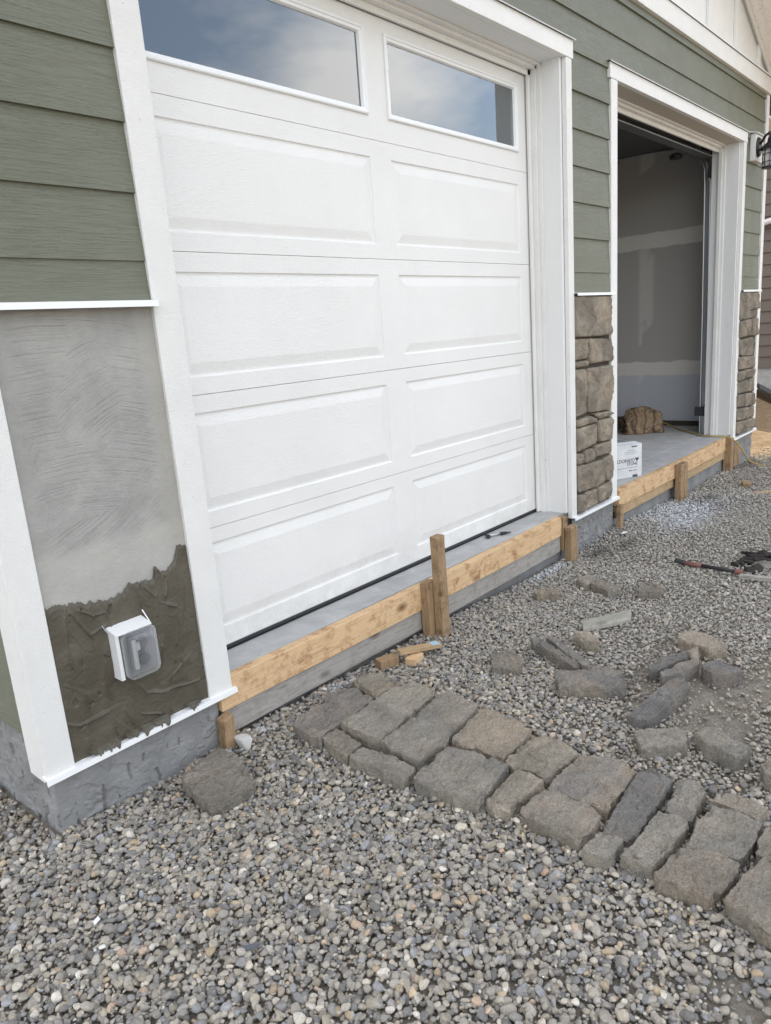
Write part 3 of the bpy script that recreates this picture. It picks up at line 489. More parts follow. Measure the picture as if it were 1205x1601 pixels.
# mortar squeezed over the sill flashing
def smear(u, t):
    q = min(1, min(u-SM[0], SM[1]-u)/.02)*(.55+.9*fbm(u*45, 5, 0, 4)); q = max(.03, min(1, q))
    return (u, .006-.0215*math.sin(min(1, t*1.15)*math.pi/2)*(.55+.45*q)-.002*fbm(u*80, t*4, 0, 2), -.016-.032*q*t)
for a, b in ((.12, .22), (.23, .40), (.44, .50)):
    SM = (a, b)
    o_ = relief('mortar_smear', 'wet_mortar', None, lin(a, b, 70), lin(0, 1, 14), smear); hs.append(o_)
# foundation
def parge(name, P0, P1, ztop, zbot, nrm, nuv=(240, 110), amp=.005, pit=0.):
    P0 = Vector(P0); P1 = Vector(P1); nrm = Vector(nrm)
    def fn(u, v):
        p = P0.lerp(P1, u); z = ztop+(zbot-ztop)*v; a = u*(P1-P0).length
        d = .002*fbm(a*6, z*6, 2, 3)+.014*max(0, v-.75)**1.2+.001*fbm(a*90, z*90, 3, 3)
        wa, wz = a+.012*fbm(a*16, z*16, 3, 3), z+.012*fbm(a*16, z*16, 33, 3)
        for f_, o_, m__ in ((4., 0, .8), (8., 9, .55)):
            n_ = fbm(wa*f_+o_, wz*f_*1.7, o_, 4); d += amp*m__*(step(n_, .018)+.7*math.exp(-(n_/.03)**2)*(fbm(a*9, z*9, 44+o_, 2) > -.05))
        if fbm(a*34+5, z*13, 71, 2) > .60-.25*pit: d -= .009
        Lw = (P1-P0).length; d *= min(1, min(u, 1-u)*Lw/.018)*min(1, v/.10+.15)
        q = p+nrm*d; return (q.x, q.y, z)
    o_ = relief(name, 'parging', None, lin(0, 1, nuv[0]), lin(0, 1, nuv[1]), fn); hs.append(o_)
m_ = MB(); m_.box(.03, .545, .04, .25, -.6, -.034); m_.box(.03, .2, .25, 7, -.6, .04); m_.box(3.08, 3.59, .045, .25, -.6, -.034); m_.box(6.04, 6.61, .045, .25, -.6, -.034)
m_.box(6.5, 6.62, .25, 7, -.6, .0); m_.box(3.62, 6.02, .03, .25, -.6, -.19); m_.box(.58, 3.06, .05, .25, -.6, -.19)
hb(m_, 'foundation', 'parging')
parge('foundation', (.019, .018, 0), (.566, .018, 0), -.032, -.30, (0, -1, 0))
parge('foundation', (.019, 1.2, 0), (.019, .018, 0), .066, -.30, (-1, 0, 0), (420, 100), .005, 1.)
parge('foundation', (.566, .018, 0), (.566, .16, 0), -.032, -.30, (1, 0, 0), (50, 60))
parge('foundation', (3.06, .022, 0), (3.61, .022, 0), -.032, -.34, (0, -1, 0), (160, 90), .007, .5)
parge('foundation', (6.02, .022, 0), (6.63, .022, 0), -.032, -.42, (0, -1, 0), (100, 60), .007, .5)
# floor slab with its apron at each bay
m_ = MB(); m_.box(.2, 6.56, .2505, 6.8, -.15, 0); m_.box(.575, 3.04, .046, .25, -.15, 0); m_.box(3.61, 6.0, .042, .25, -.15, 0)
hb(m_, 'floor_slab', 'concrete', .003)
# stone veneer
def veneer(polys, name, y0):
    vs = []; fs = []
    for pi, P in enumerate(polys):
        cx = sum(p[0] for p in P)/len(P); cz = sum(p[1] for p in P)/len(P); Q = []
        n = len(P)
        for i in range(n):
            a = Vector(P[i]); b = Vector(P[(i+1) % n]); k = max(2, int((b-a).length/.012))
            for j in range(k): Q.append(a.lerp(b, j/k))
        # round the corners a little
        for _ in range(2): Q = [(Q[i-1]+Q[i]*2+Q[(i+1) % len(Q)])/4 for i in range(len(Q))]
        c = Vector((cx, cz)); hx = max(abs(q.x-cx) for q in Q); hz = max(abs(q.y-cz) for q in Q); t = .022+.016*rng.random(); off = rng.random()*50
        tilt = rng.uniform(-.12, .12); tx = rng.uniform(-.12, .12)
        rings = [(0, .0, 1), (0, .55, 1), (.002, .85, 1), (.006, .98, 1), (.014, 1.04, 1), (.014, 1.05, .86), (.014, 1.05, .72), (.014, 1.05, .58), (.014, 1.05, .44), (.014, 1.05, .30), (.014, 1.05, .16), (.014, 1.05, .05)]
        base = len(vs); m_ = len(Q)
        for ins, h, ms_ in rings:
            sx = ms_*max(0, 1-ins/max(hx, .01)); sz = ms_*max(0, 1-ins/max(hz, .01))
            for q in Q:
                x = cx+(q.x-cx)*sx; z = cz+(q.y-cz)*sz
                e = .0035*fbm(x*55+off, z*55, off, 3)
                x += e; z += .0035*fbm(x*55+off, z*55+9, off, 3)
                d = t*h+(h > .9)*(.011*fbm(x*16+off, z*16, off, 5)+.004*fbm(x*60, z*60, off, 3)+tilt*(z-cz)*.4+tx*(x-cx)*.4)
                vs.append((x, y0-max(d, 0), z))
        for r_ in range(len(rings)-1):
            for i in range(m_): fs.append((base+r_*m_+i, base+r_*m_+(i+1) % m_, base+(r_+1)*m_+(i+1) % m_, base+(r_+1)*m_+i))
        fs.append(tuple(base+(len(rings)-1)*m_+i for i in range(m_)))
    me = bpy.data.meshes.new(name); me.from_pydata(vs, [], fs); o = link(name, me, 'stone_veneer', None, True); hs.append(o)
    me.shade_smooth() if hasattr(me, 'shade_smooth') else None
    return o
veneer(VEN2, 'stone_veneer', .02); veneer(VEN3, 'stone_veneer', .02)
hb(MB().box(3.086, 3.547, .016, .03, -.034, 1.19), 'mortar_bed', 'wood_dark'); hb(MB().box(6.061, 6.577, .016, .03, -.034, 1.19), 'mortar_bed', 'wood_dark')
# upper gable
hb(MB().box(-.004, 6.665, -.016, .03, 2.776, 2.895), 'band_board', 'trim_white_flat', .003)
m_ = MB(); m_.prism([(-.026, 2.892), (-.024, 2.892), (-.024, 2.902), (.01, 2.908), (.01, 2.911), (-.026, 2.904)], 0, -.01, 6.67); hb(m_, 'drip_cap', 'flash_white')
PK = 3.3; SL = .5
def roofz(x): return 2.93+SL*(6.52-x) if x > PK else 2.93+SL*(6.52-(2*PK-x))
hb(MB().prism([(.02, 2.9), (6.6, 2.9), (6.6, 2.95), (PK, roofz(PK)+.1), (.02, 2.95)], 1, .012, .06), 'gable_panel', 'trim_white_flat')
for i in range(-5, 6):
    x = 4.464+.595*(i-2) if False else 4.464+.597*i
    if .1 < x < 6.4: hb(MB().prism([(x, 2.912), (x+.062, 2.912), (x+.062, roofz(x+.062)+.02), (x, roofz(x)+.02)], 1, -.008, .0115), 'batten', 'trim_white_flat', .002)
for sgn in (1, -1):
    q = lambda x: x if sgn > 0 else 2*PK-x
    P = [(q(6.62), 2.895), (q(6.54), 2.912), (q(PK), 2.912+SL*3.24), (q(PK), 2.912+SL*3.24+.12), (q(6.66), 2.935)]
    hb(MB().prism(P, 1, -.022, -.009), 'rake_board', 'trim_white_flat', .002)
    # sloping soffit, fascia and roof
    def slab(y0, y1, off0, off1, xo, name, mt):
        z_ = lambda x: 2.93+SL*(6.52-x)
        A = [(q(xo), z_(xo)+off0), (q(PK), z_(PK)+off0), (q(PK), z_(PK)+off1), (q(xo), z_(xo)+off1)]
        hb(MB().prism(A, 1, y0, y1), name, mt)
    slab(-.46, .02, .025, .04, 7.1, 'soffit', 'soffit')
    slab(-.49, -.4605, .0, .2, 7.13, 'fascia', 'trim_white_flat')
    slab(-.49, 8, .2005, .24, 7.16, 'roof', 'roofing')
    hb(MB().box(min(q(6.66), q(7.13)), max(q(6.66), q(7.13)), .02, 7, 2.62, 2.64), 'soffit', 'soffit')
    hb(MB().box(min(q(7.13), q(7.15)), max(q(7.13), q(7.15)), -.46, 7, 2.6, 2.82), 'fascia', 'trim_white_flat')
hb(MB().box(.4, 6.2, 2.2, 8.5, 3.6, 6.1), 'added_storey', 'siding_green')  # unseen storey added to block the sun and keep the gravel shaded
hb(MB().prism([(.0, 6.1), (6.6, 6.1), (3.3, 7.7)], 1, 1.9, 9), 'roof', 'roofing')  # roof of the added storey, unseen, deepens the cast shade
# garage interior
hb(MB().box(6.5, 6.559, .236, 6.8, .045, 2.75), 'interior_wall', 'drywall')
hb(MB().box(6.47, 6.559, .236, 6.8, .0, .044), 'wall_curb', 'wood_dark')
hb(MB().box(.2, 6.5, .2, 6.8, 2.62, 2.7), 'ceiling', 'ceiling')
hb(MB().box(.2, .26, .2, 6.8, 0, 2.62).box(.26, 6.5, 6.7, 6.79, 0, 2.62), 'interior_wall', 'drywall')
hb(MB().box(.26, 6.5, 2.6, 2.75, 2.38, 2.62), 'ceiling_beam', 'drywall')
hb(MB().box(3.64, 6.0, .237, .30, 2.36, 2.62), 'head_framing', 'wood_dark')
# closed garage door (a part with sections, panes and seal)
gd = bpy.data.objects.new('garage_door', None); C.objects.link(gd); hs.append(gd)
SH = .4572
def frame_rects(x0, x1, z0, z1, steps):
    """nested rectangles (inset, y) -> verts, faces ; last one is filled"""
    vs = []; fs = []
    for ins, y in steps: vs += [(x0+ins, y, z0+ins), (x1-ins, y, z0+ins), (x1-ins, y, z1-ins), (x0+ins, y, z1-ins)]
    for k in range(len(steps)-1):
        for i in range(4): fs.append((4*k+i, 4*k+(i+1) % 4, 4*k+4+(i+1) % 4, 4*k+4+i))
    k = 4*(len(steps)-1); return vs, fs+[(k, k+1, k+2, k+3)]
def face_with_holes(mb, x0, x1, z0, z1, y, holes):   # holes sorted in x, same z range
    zs0, zs1 = holes[0][2], holes[0][3]
    mb.quad((x0, y, z0), (x1, y, z0), (x1, y, zs0), (x0, y, zs0)); mb.quad((x0, y, zs1), (x1, y, zs1), (x1, y, z1), (x0, y, z1))
    xs = x0
    for h in holes: mb.quad((xs, y, zs0), (h[0], y, zs0), (h[0], y, zs1), (xs, y, zs1)); xs = h[1]
    mb.quad((xs, y, zs0), (x1, y, zs0), (x1, y, zs1), (xs, y, zs1))
DX0, DX1 = .6, 3.0
PX = ((.722, 1.735), (1.865, 2.878))
PZ = ((.090, .405), (.058, .398), (.058, .395), (.058, .393))
for k in range(5):
    z0 = k*SH+(.02 if k == 0 else .0009); z1 = (k+1)*SH-.0009; mb = MB()
    if k < 4:
        a, b = PZ[k]; a += k*SH; b += k*SH; holes = [(p, q, a, b) for p, q in PX]
        face_with_holes(mb, DX0, DX1, z0, z1, D, holes)
        for p, q, c, d in holes: mb.add(*frame_rects(p, q, c, d, [(0, D), (.003, D+.0045), (.007, D+.006), (.012, D+.006), (.044, D-.0005), (.048, D-.001)]))
    else:
        holes = [(p-.004, q+.004, 1.917, 2.232) for p, q in PX]; face_with_holes(mb, DX0, DX1, z0, z1, D, holes)
    # returns at the section's top and bottom, and its back
    for zz in (z0, z1): mb.quad((DX0, D, zz), (DX1, D, zz), (DX1, D+.04, zz), (DX0, D+.04, zz))
    if k < 4: mb.quad((DX0, D+.04, z0), (DX1, D+.04, z0), (DX1, D+.04, z1), (DX0, D+.04, z1))
    # raised lips along the joint
    hb(mb, 'door_section', 'door_white', parent=gd)
hb(MB().box(DX0, DX1, D+.012, D+.038, .012, 2.29), 'door_core', 'door_white', parent=gd) if False else None
for p, q in PX:
    x0, x1, z0, z1 = p-.004, q+.004, 1.917, 2.232; mb = MB()
    vs = []; st = [(0, D+.001), (0, D-.007), (.004, D-.010), (.010, D-.010), (.013, D-.006), (.022, D-.004), (.026, D+.006), (.027, D+.02)]
    for ins, y in st: vs += [(x0+ins, y, z0+ins), (x1-ins, y, z0+ins), (x1-ins, y, z1-ins), (x0+ins, y, z1-ins)]
    mb.add(vs, [(4*k+i, 4*k+(i+1) % 4, 4*k+4+(i+1) % 4, 4*k+4+i) for k in range(len(st)-1) for i in range(4)])
    hb(mb, 'window_frame', 'flash_white', parent=gd)
    a, b, c, d = x0+.0265, x1-.0265, z0+.0265, z1-.0265
    hb(MB().box(a, b, D+.008, D+.011, c, d), 'window_pane', 'glass', parent=gd)
    sp_ = MB(); sp_.box(a, b, D+.013, D+.022, c, c+.007).box(a, b, D+.013, D+.022, d-.007, d).box(a, a+.007, D+.013, D+.022, c+.007, d-.007).box(b-.007, b, D+.013, D+.022, c+.007, d-.007)
    hb(sp_, 'window_spacer', 'metal_dark', parent=gd)
m_ = MB(); m_.prism([(D-.004, .001), (D+.03, .001), (D+.035, .02), (D+.002, .0215), (D-.006, .012)], 0, DX0, DX1-.02); hb(m_, 'bottom_seal', 'rubber', parent=gd)
hb(MB().box(DX0, DX1, D-.001, D+.04, .0195, .0215), 'seal_rail', 'metal_galv', parent=gd)
# raised garage door of the second bay
g2 = bpy.data.objects.new('garage_door', None); C.objects.link(g2); hs.append(g2); g2['label'] = 'garage door rolled up under the ceiling, dark edge in view'
hb(MB().box(3.66, 5.96, .36, 2.4, 2.40, 2.44), 'door_section', 'metal_dark', parent=g2)
m_ = MB(); m_.prism([(.235, 2.262), (.27, 2.245), (.31, 2.26), (.35, 2.30), (.36, 2.34), (.33, 2.35), (.29, 2.315), (.245, 2.30)], 0, 3.66, 5.97); hb(m_, 'bottom_seal', 'metal_dark', parent=g2)
hb(MB().box(3.66, 5.97, .236, .262, 2.268, 2.274), 'seal_rail', 'metal_galv', parent=g2)
# tracks
def track(x):
    pts = [(x, .272, .0), (x, .275, 1.), (x, .285, 2.08), (x, .30, 2.20), (x, .345, 2.32), (x, .43, 2.40), (x, .7, 2.43), (x, 2.6, 2.45)]
    mb = MB()
    for dy in (-.022, .022): mb.tube([(p[0], p[1]+dy if i < 3 else p[1]+dy*.6, p[2]-(dy if i > 3 else 0)) for i, p in enumerate(pts)], .006, 6)
    vs = [];
    for i, p in enumerate(pts):
        for s_ in (-1, 1): vs.append((p[0]+.012, p[1]+s_*.022*(1 if i < 4 else .4), p[2]-(s_*.02 if i > 3 else 0)))
    mb.add(vs, [(2*i, 2*i+1, 2*i+3, 2*i+2) for i in range(len(pts)-1)])
    for z_ in (.35, 1.2, 1.75): mb.box(x+.005, x+.05, .236, .26, z_, z_+.05)
    hb(mb, 'door_track', 'metal_galv')
track(6.03); track(3.59)
m_ = MB(); m_.tube([(6.47, 1.25, 2.50), (6.47, 3.4, 2.52)], .02, 8); m_.tube([(6.44, 1.25, 2.47), (6.44, 3.4, 2.49)], .012, 8); hb(m_, 'door_track', 'metal_dark')
hb(MB().box(5.9, 6.1, .24, .30, 2.28, 2.36).box(5.98, 6.06, .237, .27, 2.12, 2.2), 'track_bracket', 'metal_dark')
m_ = MB(); m_.lathe([(0, 0), (.05, .005), (.055, .03), (.03, .045), (0, .045)], 14, (5.9, .5, 2.29)); hb(m_, 'cable_drum', 'metal_dark')
hb(MB().box(5.99, 6.02, .25, .33, .16, .24), 'door_sensor', 'black_grip', .004)
# porch lamp
pl = bpy.data.objects.new('porch_light', None); C.objects.link(pl); hs.append(pl)
hb(MB().box(6.185, 6.405, -.030, .012, 2.212, 2.415), 'mounting_block', 'trim_white', .004, parent=pl)
hb(MB().prism([(-.045, 2.418), (-.045, 2.412), (.01, 2.424), (.01, 2.432)], 0, 6.17, 6.42), 'drip_cap', 'flash_white', parent=pl)
c0 = Vector((6.25, -.031, 2.315)); m_ = MB(); seg = 20
vs = [(c0.x+.062*math.cos(a), c0.y, c0.z+.078*math.sin(a)) for a in [2*math.pi*k/seg for k in range(seg)]]+[(c0.x+.05*math.cos(a), c0.y-.02, c0.z+.065*math.sin(a)) for a in [2*math.pi*k/seg for k in range(seg)]]
m_.add(vs, [(i, (i+1) % seg, seg+(i+1) % seg, seg+i) for i in range(seg)]+[tuple(range(seg, 2*seg))])
hb(m_, 'backplate', 'black_metal', parent=pl)
lx, ly = 6.22, -.135
m_ = MB(); m_.tube([(lx, -.05, 2.335), (lx, -.07, 2.35), (lx, -.09, 2.385), (lx, -.115, 2.40), (lx, ly, 2.385), (lx, ly, 2.36)], .011, 8); m_.tube([(lx, -.05, 2.29), (lx, -.07, 2.285), (lx, -.09, 2.31)], .009, 8); hb(m_, 'lamp_arm', 'black_metal', smooth=True, parent=pl)
m_ = MB(); m_.lathe([(0, .39), (.025, .385), (.028, .355), (.045, .34), (.078, .312), (.082, .303), (.05, .306), (0, .31)], 24, (lx, ly, 1.98)); hb(m_, 'lamp_shade', 'black_metal', smooth=True, parent=pl)
m_ = MB(); m_.lathe([(.04, .30), (.048, .27), (.05, .2), (.04, .175), (0, .17)], 24, (lx, ly, 1.98)); hb(m_, 'lamp_glass', 'lamp_glass', smooth=True, parent=pl)
m_ = MB()
for z_ in (2.245, 2.185):
    m_.tube([(lx+.057*math.cos(a), ly+.057*math.sin(a), z_) for a in [2*math.pi*k/24 for k in range(25)]], .0035, 6)
for k in range(8):
    a = 2*math.pi*k/8+.2; m_.tube([(lx+.057*math.cos(a), ly+.057*math.sin(a), 2.285), (lx+.057*math.cos(a), ly+.057*math.sin(a), 2.15)], .0035, 6)
m_.lathe([(0, .155), (.06, .157), (.062, .17), (0, .172)], 24, (lx, ly, 1.98)); hb(m_, 'lamp_cage', 'black_metal', parent=pl)
# outlet with its clear weather cover, set in the wet mortar
oc = bpy.data.objects.new('outlet_cover', None); C.objects.link(oc); hs.append(oc)
m_ = MB(); m_.prism([(.010, .322), (-.048, .309), (-.048, .303), (.01, .315)], 0, .232, .345); m_.box(.236, .247, -.036, .012, .165, .312)
m_.add([(.344, -.044, .306), (.345, -.004, .338), (.349, -.004, .338), (.347, -.044, .306)], [(0, 1, 2, 3)]); m_.add([(.232, -.01, .30), (.217, -.012, .335), (.221, -.004, .335), (.236, -.002, .30)], [(0, 1, 2, 3)])
hb(m_, 'mounting_block', 'flash_white', parent=oc)
def rrect(x0, x1, z0, z1, r, n=6):
    P = []
    for cx, cz, a0 in ((x1-r, z1-r, 0), (x0+r, z1-r, 90), (x0+r, z0+r, 180), (x1-r, z0+r, 270)):
        for k in range(n+1): a = R(a0+90*k/n); P.append((cx+r*math.cos(a), cz+r*math.sin(a)))
    return P
def rings(mb, st):
    n = None; vs = []
    for (x0, x1, z0, z1, r, y) in st:
        P = rrect(x0, x1, z0, z1, r); n = len(P); vs += [(p[0], y, p[1]) for p in P]
    mb.add(vs, [(k*n+i, k*n+(i+1) % n, (k+1)*n+(i+1) % n, (k+1)*n+i) for k in range(len(st)-1) for i in range(n)]+[tuple(range((len(st)-1)*n, len(st)*n))]); return mb
rings(m_ := MB(), [(.249, .352, .166, .308, .012, .0), (.249, .352, .166, .308, .012, -.036)]); hb(m_, 'gasket', 'grey_plastic', parent=oc)
rings(m_ := MB(), [(.250, .354, .160, .306, .022, -.037), (.250, .354, .160, .306, .022, -.052), (.254, .350, .164, .302, .02, -.058), (.262, .342, .172, .294, .017, -.060), (.266, .338, .178, .288, .015, -.074), (.274, .330, .188, .278, .012, -.082)]); hb(m_, 'clear_lid', 'clear_plastic', smooth=True, parent=oc)
m_ = MB(); m_.box(.27, .33, -.046, -.037, .185, .285); hb(m_, 'receptacle', 'grey_plastic', .003, parent=oc)
m_ = MB()
for zc in (.262, .212): m_.tube([(.305, -.046, zc), (.305, -.056, zc)], .018, 16)
m_.box(.298, .312, -.05, -.046, .225, .25); hb(m_, 'socket', 'black_grip', .002, parent=oc)
m_ = MB(); m_.tube([(.275, -.062, .195), (.275, -.062, .28)], .007, 8); m_.tube([(.283, -.058, .25), (.283, -.058, .27)], .011, 8); hb(m_, 'hinge', 'hinge_grey', parent=oc)
# downspout at the far corner
m_ = MB(); m_.box(6.66, 6.72, .13, .19, .42, 2.6); m_.add([(6.66, .13, .42), (6.72, .13, .42), (6.72, .19, .42), (6.66, .19, .42), (6.76, .03, .30), (6.84, .03, .33), (6.84, .10, .33), (6.76, .10, .30)], [(0, 1, 5, 4), (1, 2, 6, 5), (2, 3, 7, 6), (3, 0, 4, 7)])
hb(m_, 'downspout', 'flash_white')
for o in hs: o.parent = house; o.matrix_parent_inverse = Matrix.Translation((-3.3, 0, 0))
dp = MB(); n_ = 34; pts = []; rs = []
for k in range(n_):
    t = k/(n_-1); pts.append((6.80+1.15*t, .06-.05*t, .315-.30*t)); rs.append(.062 if k % 2 else .052)
dp.tube(pts, rs, 16); o = dp.build('drain_hose', 'rubber', None, 0, False); tag(o, 'black corrugated drain hose at the foot of the white downspout', 'hose')
# ------------------------------------------------------------------ neighbouring house
nb = empty('neighbour_house', (12.5, 2, -.3), 'taupe brown lap sided house beyond the far corner, sunk in shade', 'house')
def nbp(mb, name, m, bevel=0):
    mb.v = [(a-12.5, b-2, c+.3) for a, b, c in mb.v]; return mb.build(name, m, nb, bevel)
mb = MB(); z = .08
while z < 4.4: mb.prism([(12.485, z), (12.505, z+.18), (12.54, z+.18), (12.54, z)], 1, -2.2, 9); z += .18
nbp(mb, 'siding', 'taupe_siding'); nbp(MB().box(12.54, 20, -2.2, 9, .0, 5.), 'wall', 'taupe_siding'); nbp(MB().box(12.51, 20, -2.18, 9, -.6, .08), 'foundation', 'concrete')
nbp(MB().box(12.0, 12.5, -2.6, 9.4, 4.32, 4.36), 'soffit', 'soffit'); nbp(MB().box(11.98, 12.0, -2.6, 9.4, 4.30, 4.5), 'fascia', 'trim_white_flat')
nbp(MB().prism([(11.95, 4.5), (20.5, 4.5), (16.2, 6.6)], 1, -2.6, 9.4), 'roof', 'roofing')
nbp(MB().tube([(12.42, 1.62, 2.30), (12.42, 1.30, 2.36), (12.42, .2, 2.5)], .045, 8), 'downspout', 'flash_white')
# ------------------------------------------------------------------ form boards and stakes
def board(name, x0, x1, y0, y1, z0, z1, m, label, bow=0, group='form boards round the new slab edge', n=30):
    o = MB(); vs = []
    for i in range(n+1):
        t = i/n; x = x0+(x1-x0)*t; b = bow*math.sin(math.pi*t)+.0012*fbm(x*3, 1); w = .0016*fbm(x*5, 7); w2 = .0016*fbm(x*6, 17)
        vs += [(x, y0+b, z0+w), (x, y1+b, z0+w), (x, y1+b, z1+w2), (x, y0+b, z1+w2)]
    fs = [(4*i+k, 4*i+(k+1) % 4, 4*i+4+(k+1) % 4, 4*i+4+k) for i in range(n) for k in range(4)]+[(0, 1, 2, 3), (4*n, 4*n+1, 4*n+2, 4*n+3)]
    cx = (x0+x1)/2; vs = [(a-cx, b-y0, c-z0) for a, b, c in vs]; o.add(vs, fs)
    ob = o.build(name, m, None, .003); ob.location = (cx, y0, z0); tag(ob, label, 'board', group); return ob
board('form_board', .572, 2.905, .003, .043, -.104, .004, 'wood_fresh', 'pale knotty upper board along the closed garage door slab', -.012)
board('form_board', .583, 2.90, .012, .047, -.197, -.107, 'wood_grey', 'weathered grey lower board under the closed garage door slab', -.010)
board('form_board', 3.66, 5.80, .001, .039, -.108, .003, 'wood_fresh', 'pale knotty upper board along the open garage bay slab', -.012)
board('form_board', 3.665, 5.80, .008, .036, -.175, -.111, 'wood_dull', 'narrow dull lower board under the open garage bay slab', -.006)
def stake(x0, x1, y0, y1, z0, z1, label, m='wood_stake', tilt=0, name='stake', chamfer=.0):
    cx, cy = (x0+x1)/2, (y0+y1)/2; hx, hy = (x1-x0)/2, (y1-y0)/2; vs = []; n = 8
    for i in range(n+1):
        z = (z1-z0)*i/n; k = 1+.03*fbm(z*9, cx*7)
        for sx, sy in ((-1, -1), (1, -1), (1, 1), (-1, 1)):
            dz = (rng.uniform(-.004, .004) if i == n else 0); vs.append((sx*hx*k, sy*hy*k, z+dz-(chamfer if (i == n and sx < 0) else 0)))
    mb = MB().add(vs, [(4*i+k, 4*i+(k+1) % 4, 4*i+4+(k+1) % 4, 4*i+4+k) for i in range(n) for k in range(4)]+[(0, 1, 2, 3), (4*n, 4*n+1, 4*n+2, 4*n+3)])
    o = mb.build(name, m, None, .003); o.location = (cx, cy, z0); o.rotation_euler = (R(tilt), R(tilt*.4), 0)
    tag(o, label, 'stake', 'wooden stakes holding the form boards'); return o
stake(.545, .588, -.034, .008, -.32, -.104, 'short leaning stake at the left end of the form boards, by the lone square stone', chamfer=.008)
stake(1.650, 1.702, -.096, -.055, -.34, .226, 'tall brown stake standing well above the form boards midway along the closed door', tilt=-.4)
stake(1.618, 1.668, -.050, -.006, -.32, .028, 'short dark stake wedged between the form board and the tall stake', chamfer=.004)
stake(2.93, 3.005, -.042, .0, -.33, -.058, 'short square block stake at the right end of the closed door boards', 'wood_stake')
stake(2.925, 2.975, .004, .04, -.2, -.004, 'reddish wood block tucked above the square stake under the white trim', 'wood_stake')
stake(3.615, 3.66, -.03, .0, -.32, -.085, 'short stake at the left end of the open bay boards, beside the stone pier')
stake(4.59, 4.655, -.058, -.014, -.36, -.004, 'left piece of the double stake midway along the open bay')
stake(4.662, 4.73, -.062, -.016, -.36, -.006, 'right piece of the double stake midway along the open bay', tilt=-1)
stake(5.80, 5.87, -.045, .02, -.34, -.0, 'dark upright stake at the far end of the open bay boards')
stake(5.88, 6.05, -.05, -.012, -.26, -.085, 'flat wide stake nailed at the far end of the open bay, under the hose cord', 'wood_stake')
# ------------------------------------------------------------------ stones
def slab_stone(kind, poly, t, label, group, lift=0.):
    cx = sum(p[0] for p in poly)/len(poly); cy = sum(p[1] for p in poly)/len(poly)
    Q = []; n = len(poly)
    for i in range(n):
        a = Vector(poly[i]); b = Vector(poly[(i+1) % n]); k = max(2, int((b-a).length/.006))
        for j in range(k): Q.append(a.lerp(b, j/k)-Vector((cx, cy)))
    # principal axes
    A = np.array([(q.x, q.y) for q in Q]); ev, E = np.linalg.eigh(np.cov(A.T)); P = A@E; hu = abs(P[:, 0]).max(); hv = abs(P[:, 1]).max(); hm = max(hu, hv); th = max(.3, min(1, min(hu, hv)/.055)); gap = .0022
    off = rng.random()*80; vs = []; m_ = len(Q); b0 = t+.03
    prof = [(.004, -.03, 1), (.0015, t*.2, 1), (.001, t*.45, 1), (.0012, t*.72, 1), (.0018, t*.93, 1), (.0034, t*.995, 1), (.0075, t*1.0, 1)]+[(.012, t, 1-.04*q_) for q_ in range(0, 24)]
    if kind == 'S': pass
    gl = None; layer = rng.uniform(0, math.pi); la, lb = math.cos(layer), math.sin(layer); tx, ty = rng.uniform(-.03, .03), rng.uniform(-.03, .03)
    for ins, z, ms_ in prof:
        su = ms_*max(0, 1-(ins+gap)/hu); sv = ms_*max(0, 1-(ins+gap)/hv)
        G = (P*np.array([su, sv]))@E.T
        for gx, gy in G:
            k = th*(.004*fbm(gx*30+off, gy*30, off, 4)-.009*max(0, fbm(gx*38+off, gy*38, off+5, 3)-.25))*(1 if ms_ == 1 else ms_); r = math.hypot(gx, gy)+1e-6
            x = gx*(1+k/r*1.2)+.0042*th*fbm(gx*45, gy*45, z*40+off, 3)*(ins < .009); y = gy*(1+k/r*1.2)+.0042*th*fbm(gx*45+5, gy*45, z*40+off, 3)*(ins < .009)
            zz = z
            if z > t*.88:
                w_ = min(1, ins/.012)*(1 if ms_ == 1 else 1)
                st = math.floor((gx*la+gy*lb)*16+1.6*fbm(gx*5+off, gy*5, 0, 3))*.0016
                zz += th*w_*(.0055*fbm(gx*7+off, gy*7, off, 5)+.0042*fbm(gx*30+off, gy*30, off, 6)+st*1.6)-.016*max(0, fbm(gx*24+off, gy*24, off+9, 3)-.18)*(ms_ > .86)-.0035*(fbm(gx*11+off, gy*11, off+19, 3) > .16)+tx*gx+ty*gy+.002*fbm(gx*60, gy*60, off, 2)
            elif z > 0: zz += .003*fbm(gx*50+off, gy*50, z*90, 2)
            vs.append((x, y, zz))
    fs = [(a*m_+i, a*m_+(i+1) % m_, (a+1)*m_+(i+1) % m_, (a+1)*m_+i) for a in range(len(prof)-1) for i in range(m_)]
    fs.append(tuple((len(prof)-1)*m_+i for i in range(m_)))
    name = 'paving_stone' if group.startswith('stones laid') else 'loose_stone'
    me = bpy.data.meshes.new(name); me.from_pydata(vs, [], fs); o = link(name, me, 'stone_'+kind, None, True)
    for pi_, p_ in enumerate(me.polygons): p_.use_smooth = pi_ >= 7*m_
    o.location = (cx, cy, float(gh(cx, cy))+.004+lift+(.006 if group.startswith('loose') else 0)); tag(o, label, 'stone', group); return o
for kd, c, t, poly, lb in STONES:
    if kd == 'L':      # unprojected top outline is the far part: the body hangs below it
        o = slab_stone(c, poly, t, lb, 'loose veneer stones scattered over the gravel')
    else: o = slab_stone(c, poly, t, lb, 'stones laid out in two rows on the gravel')
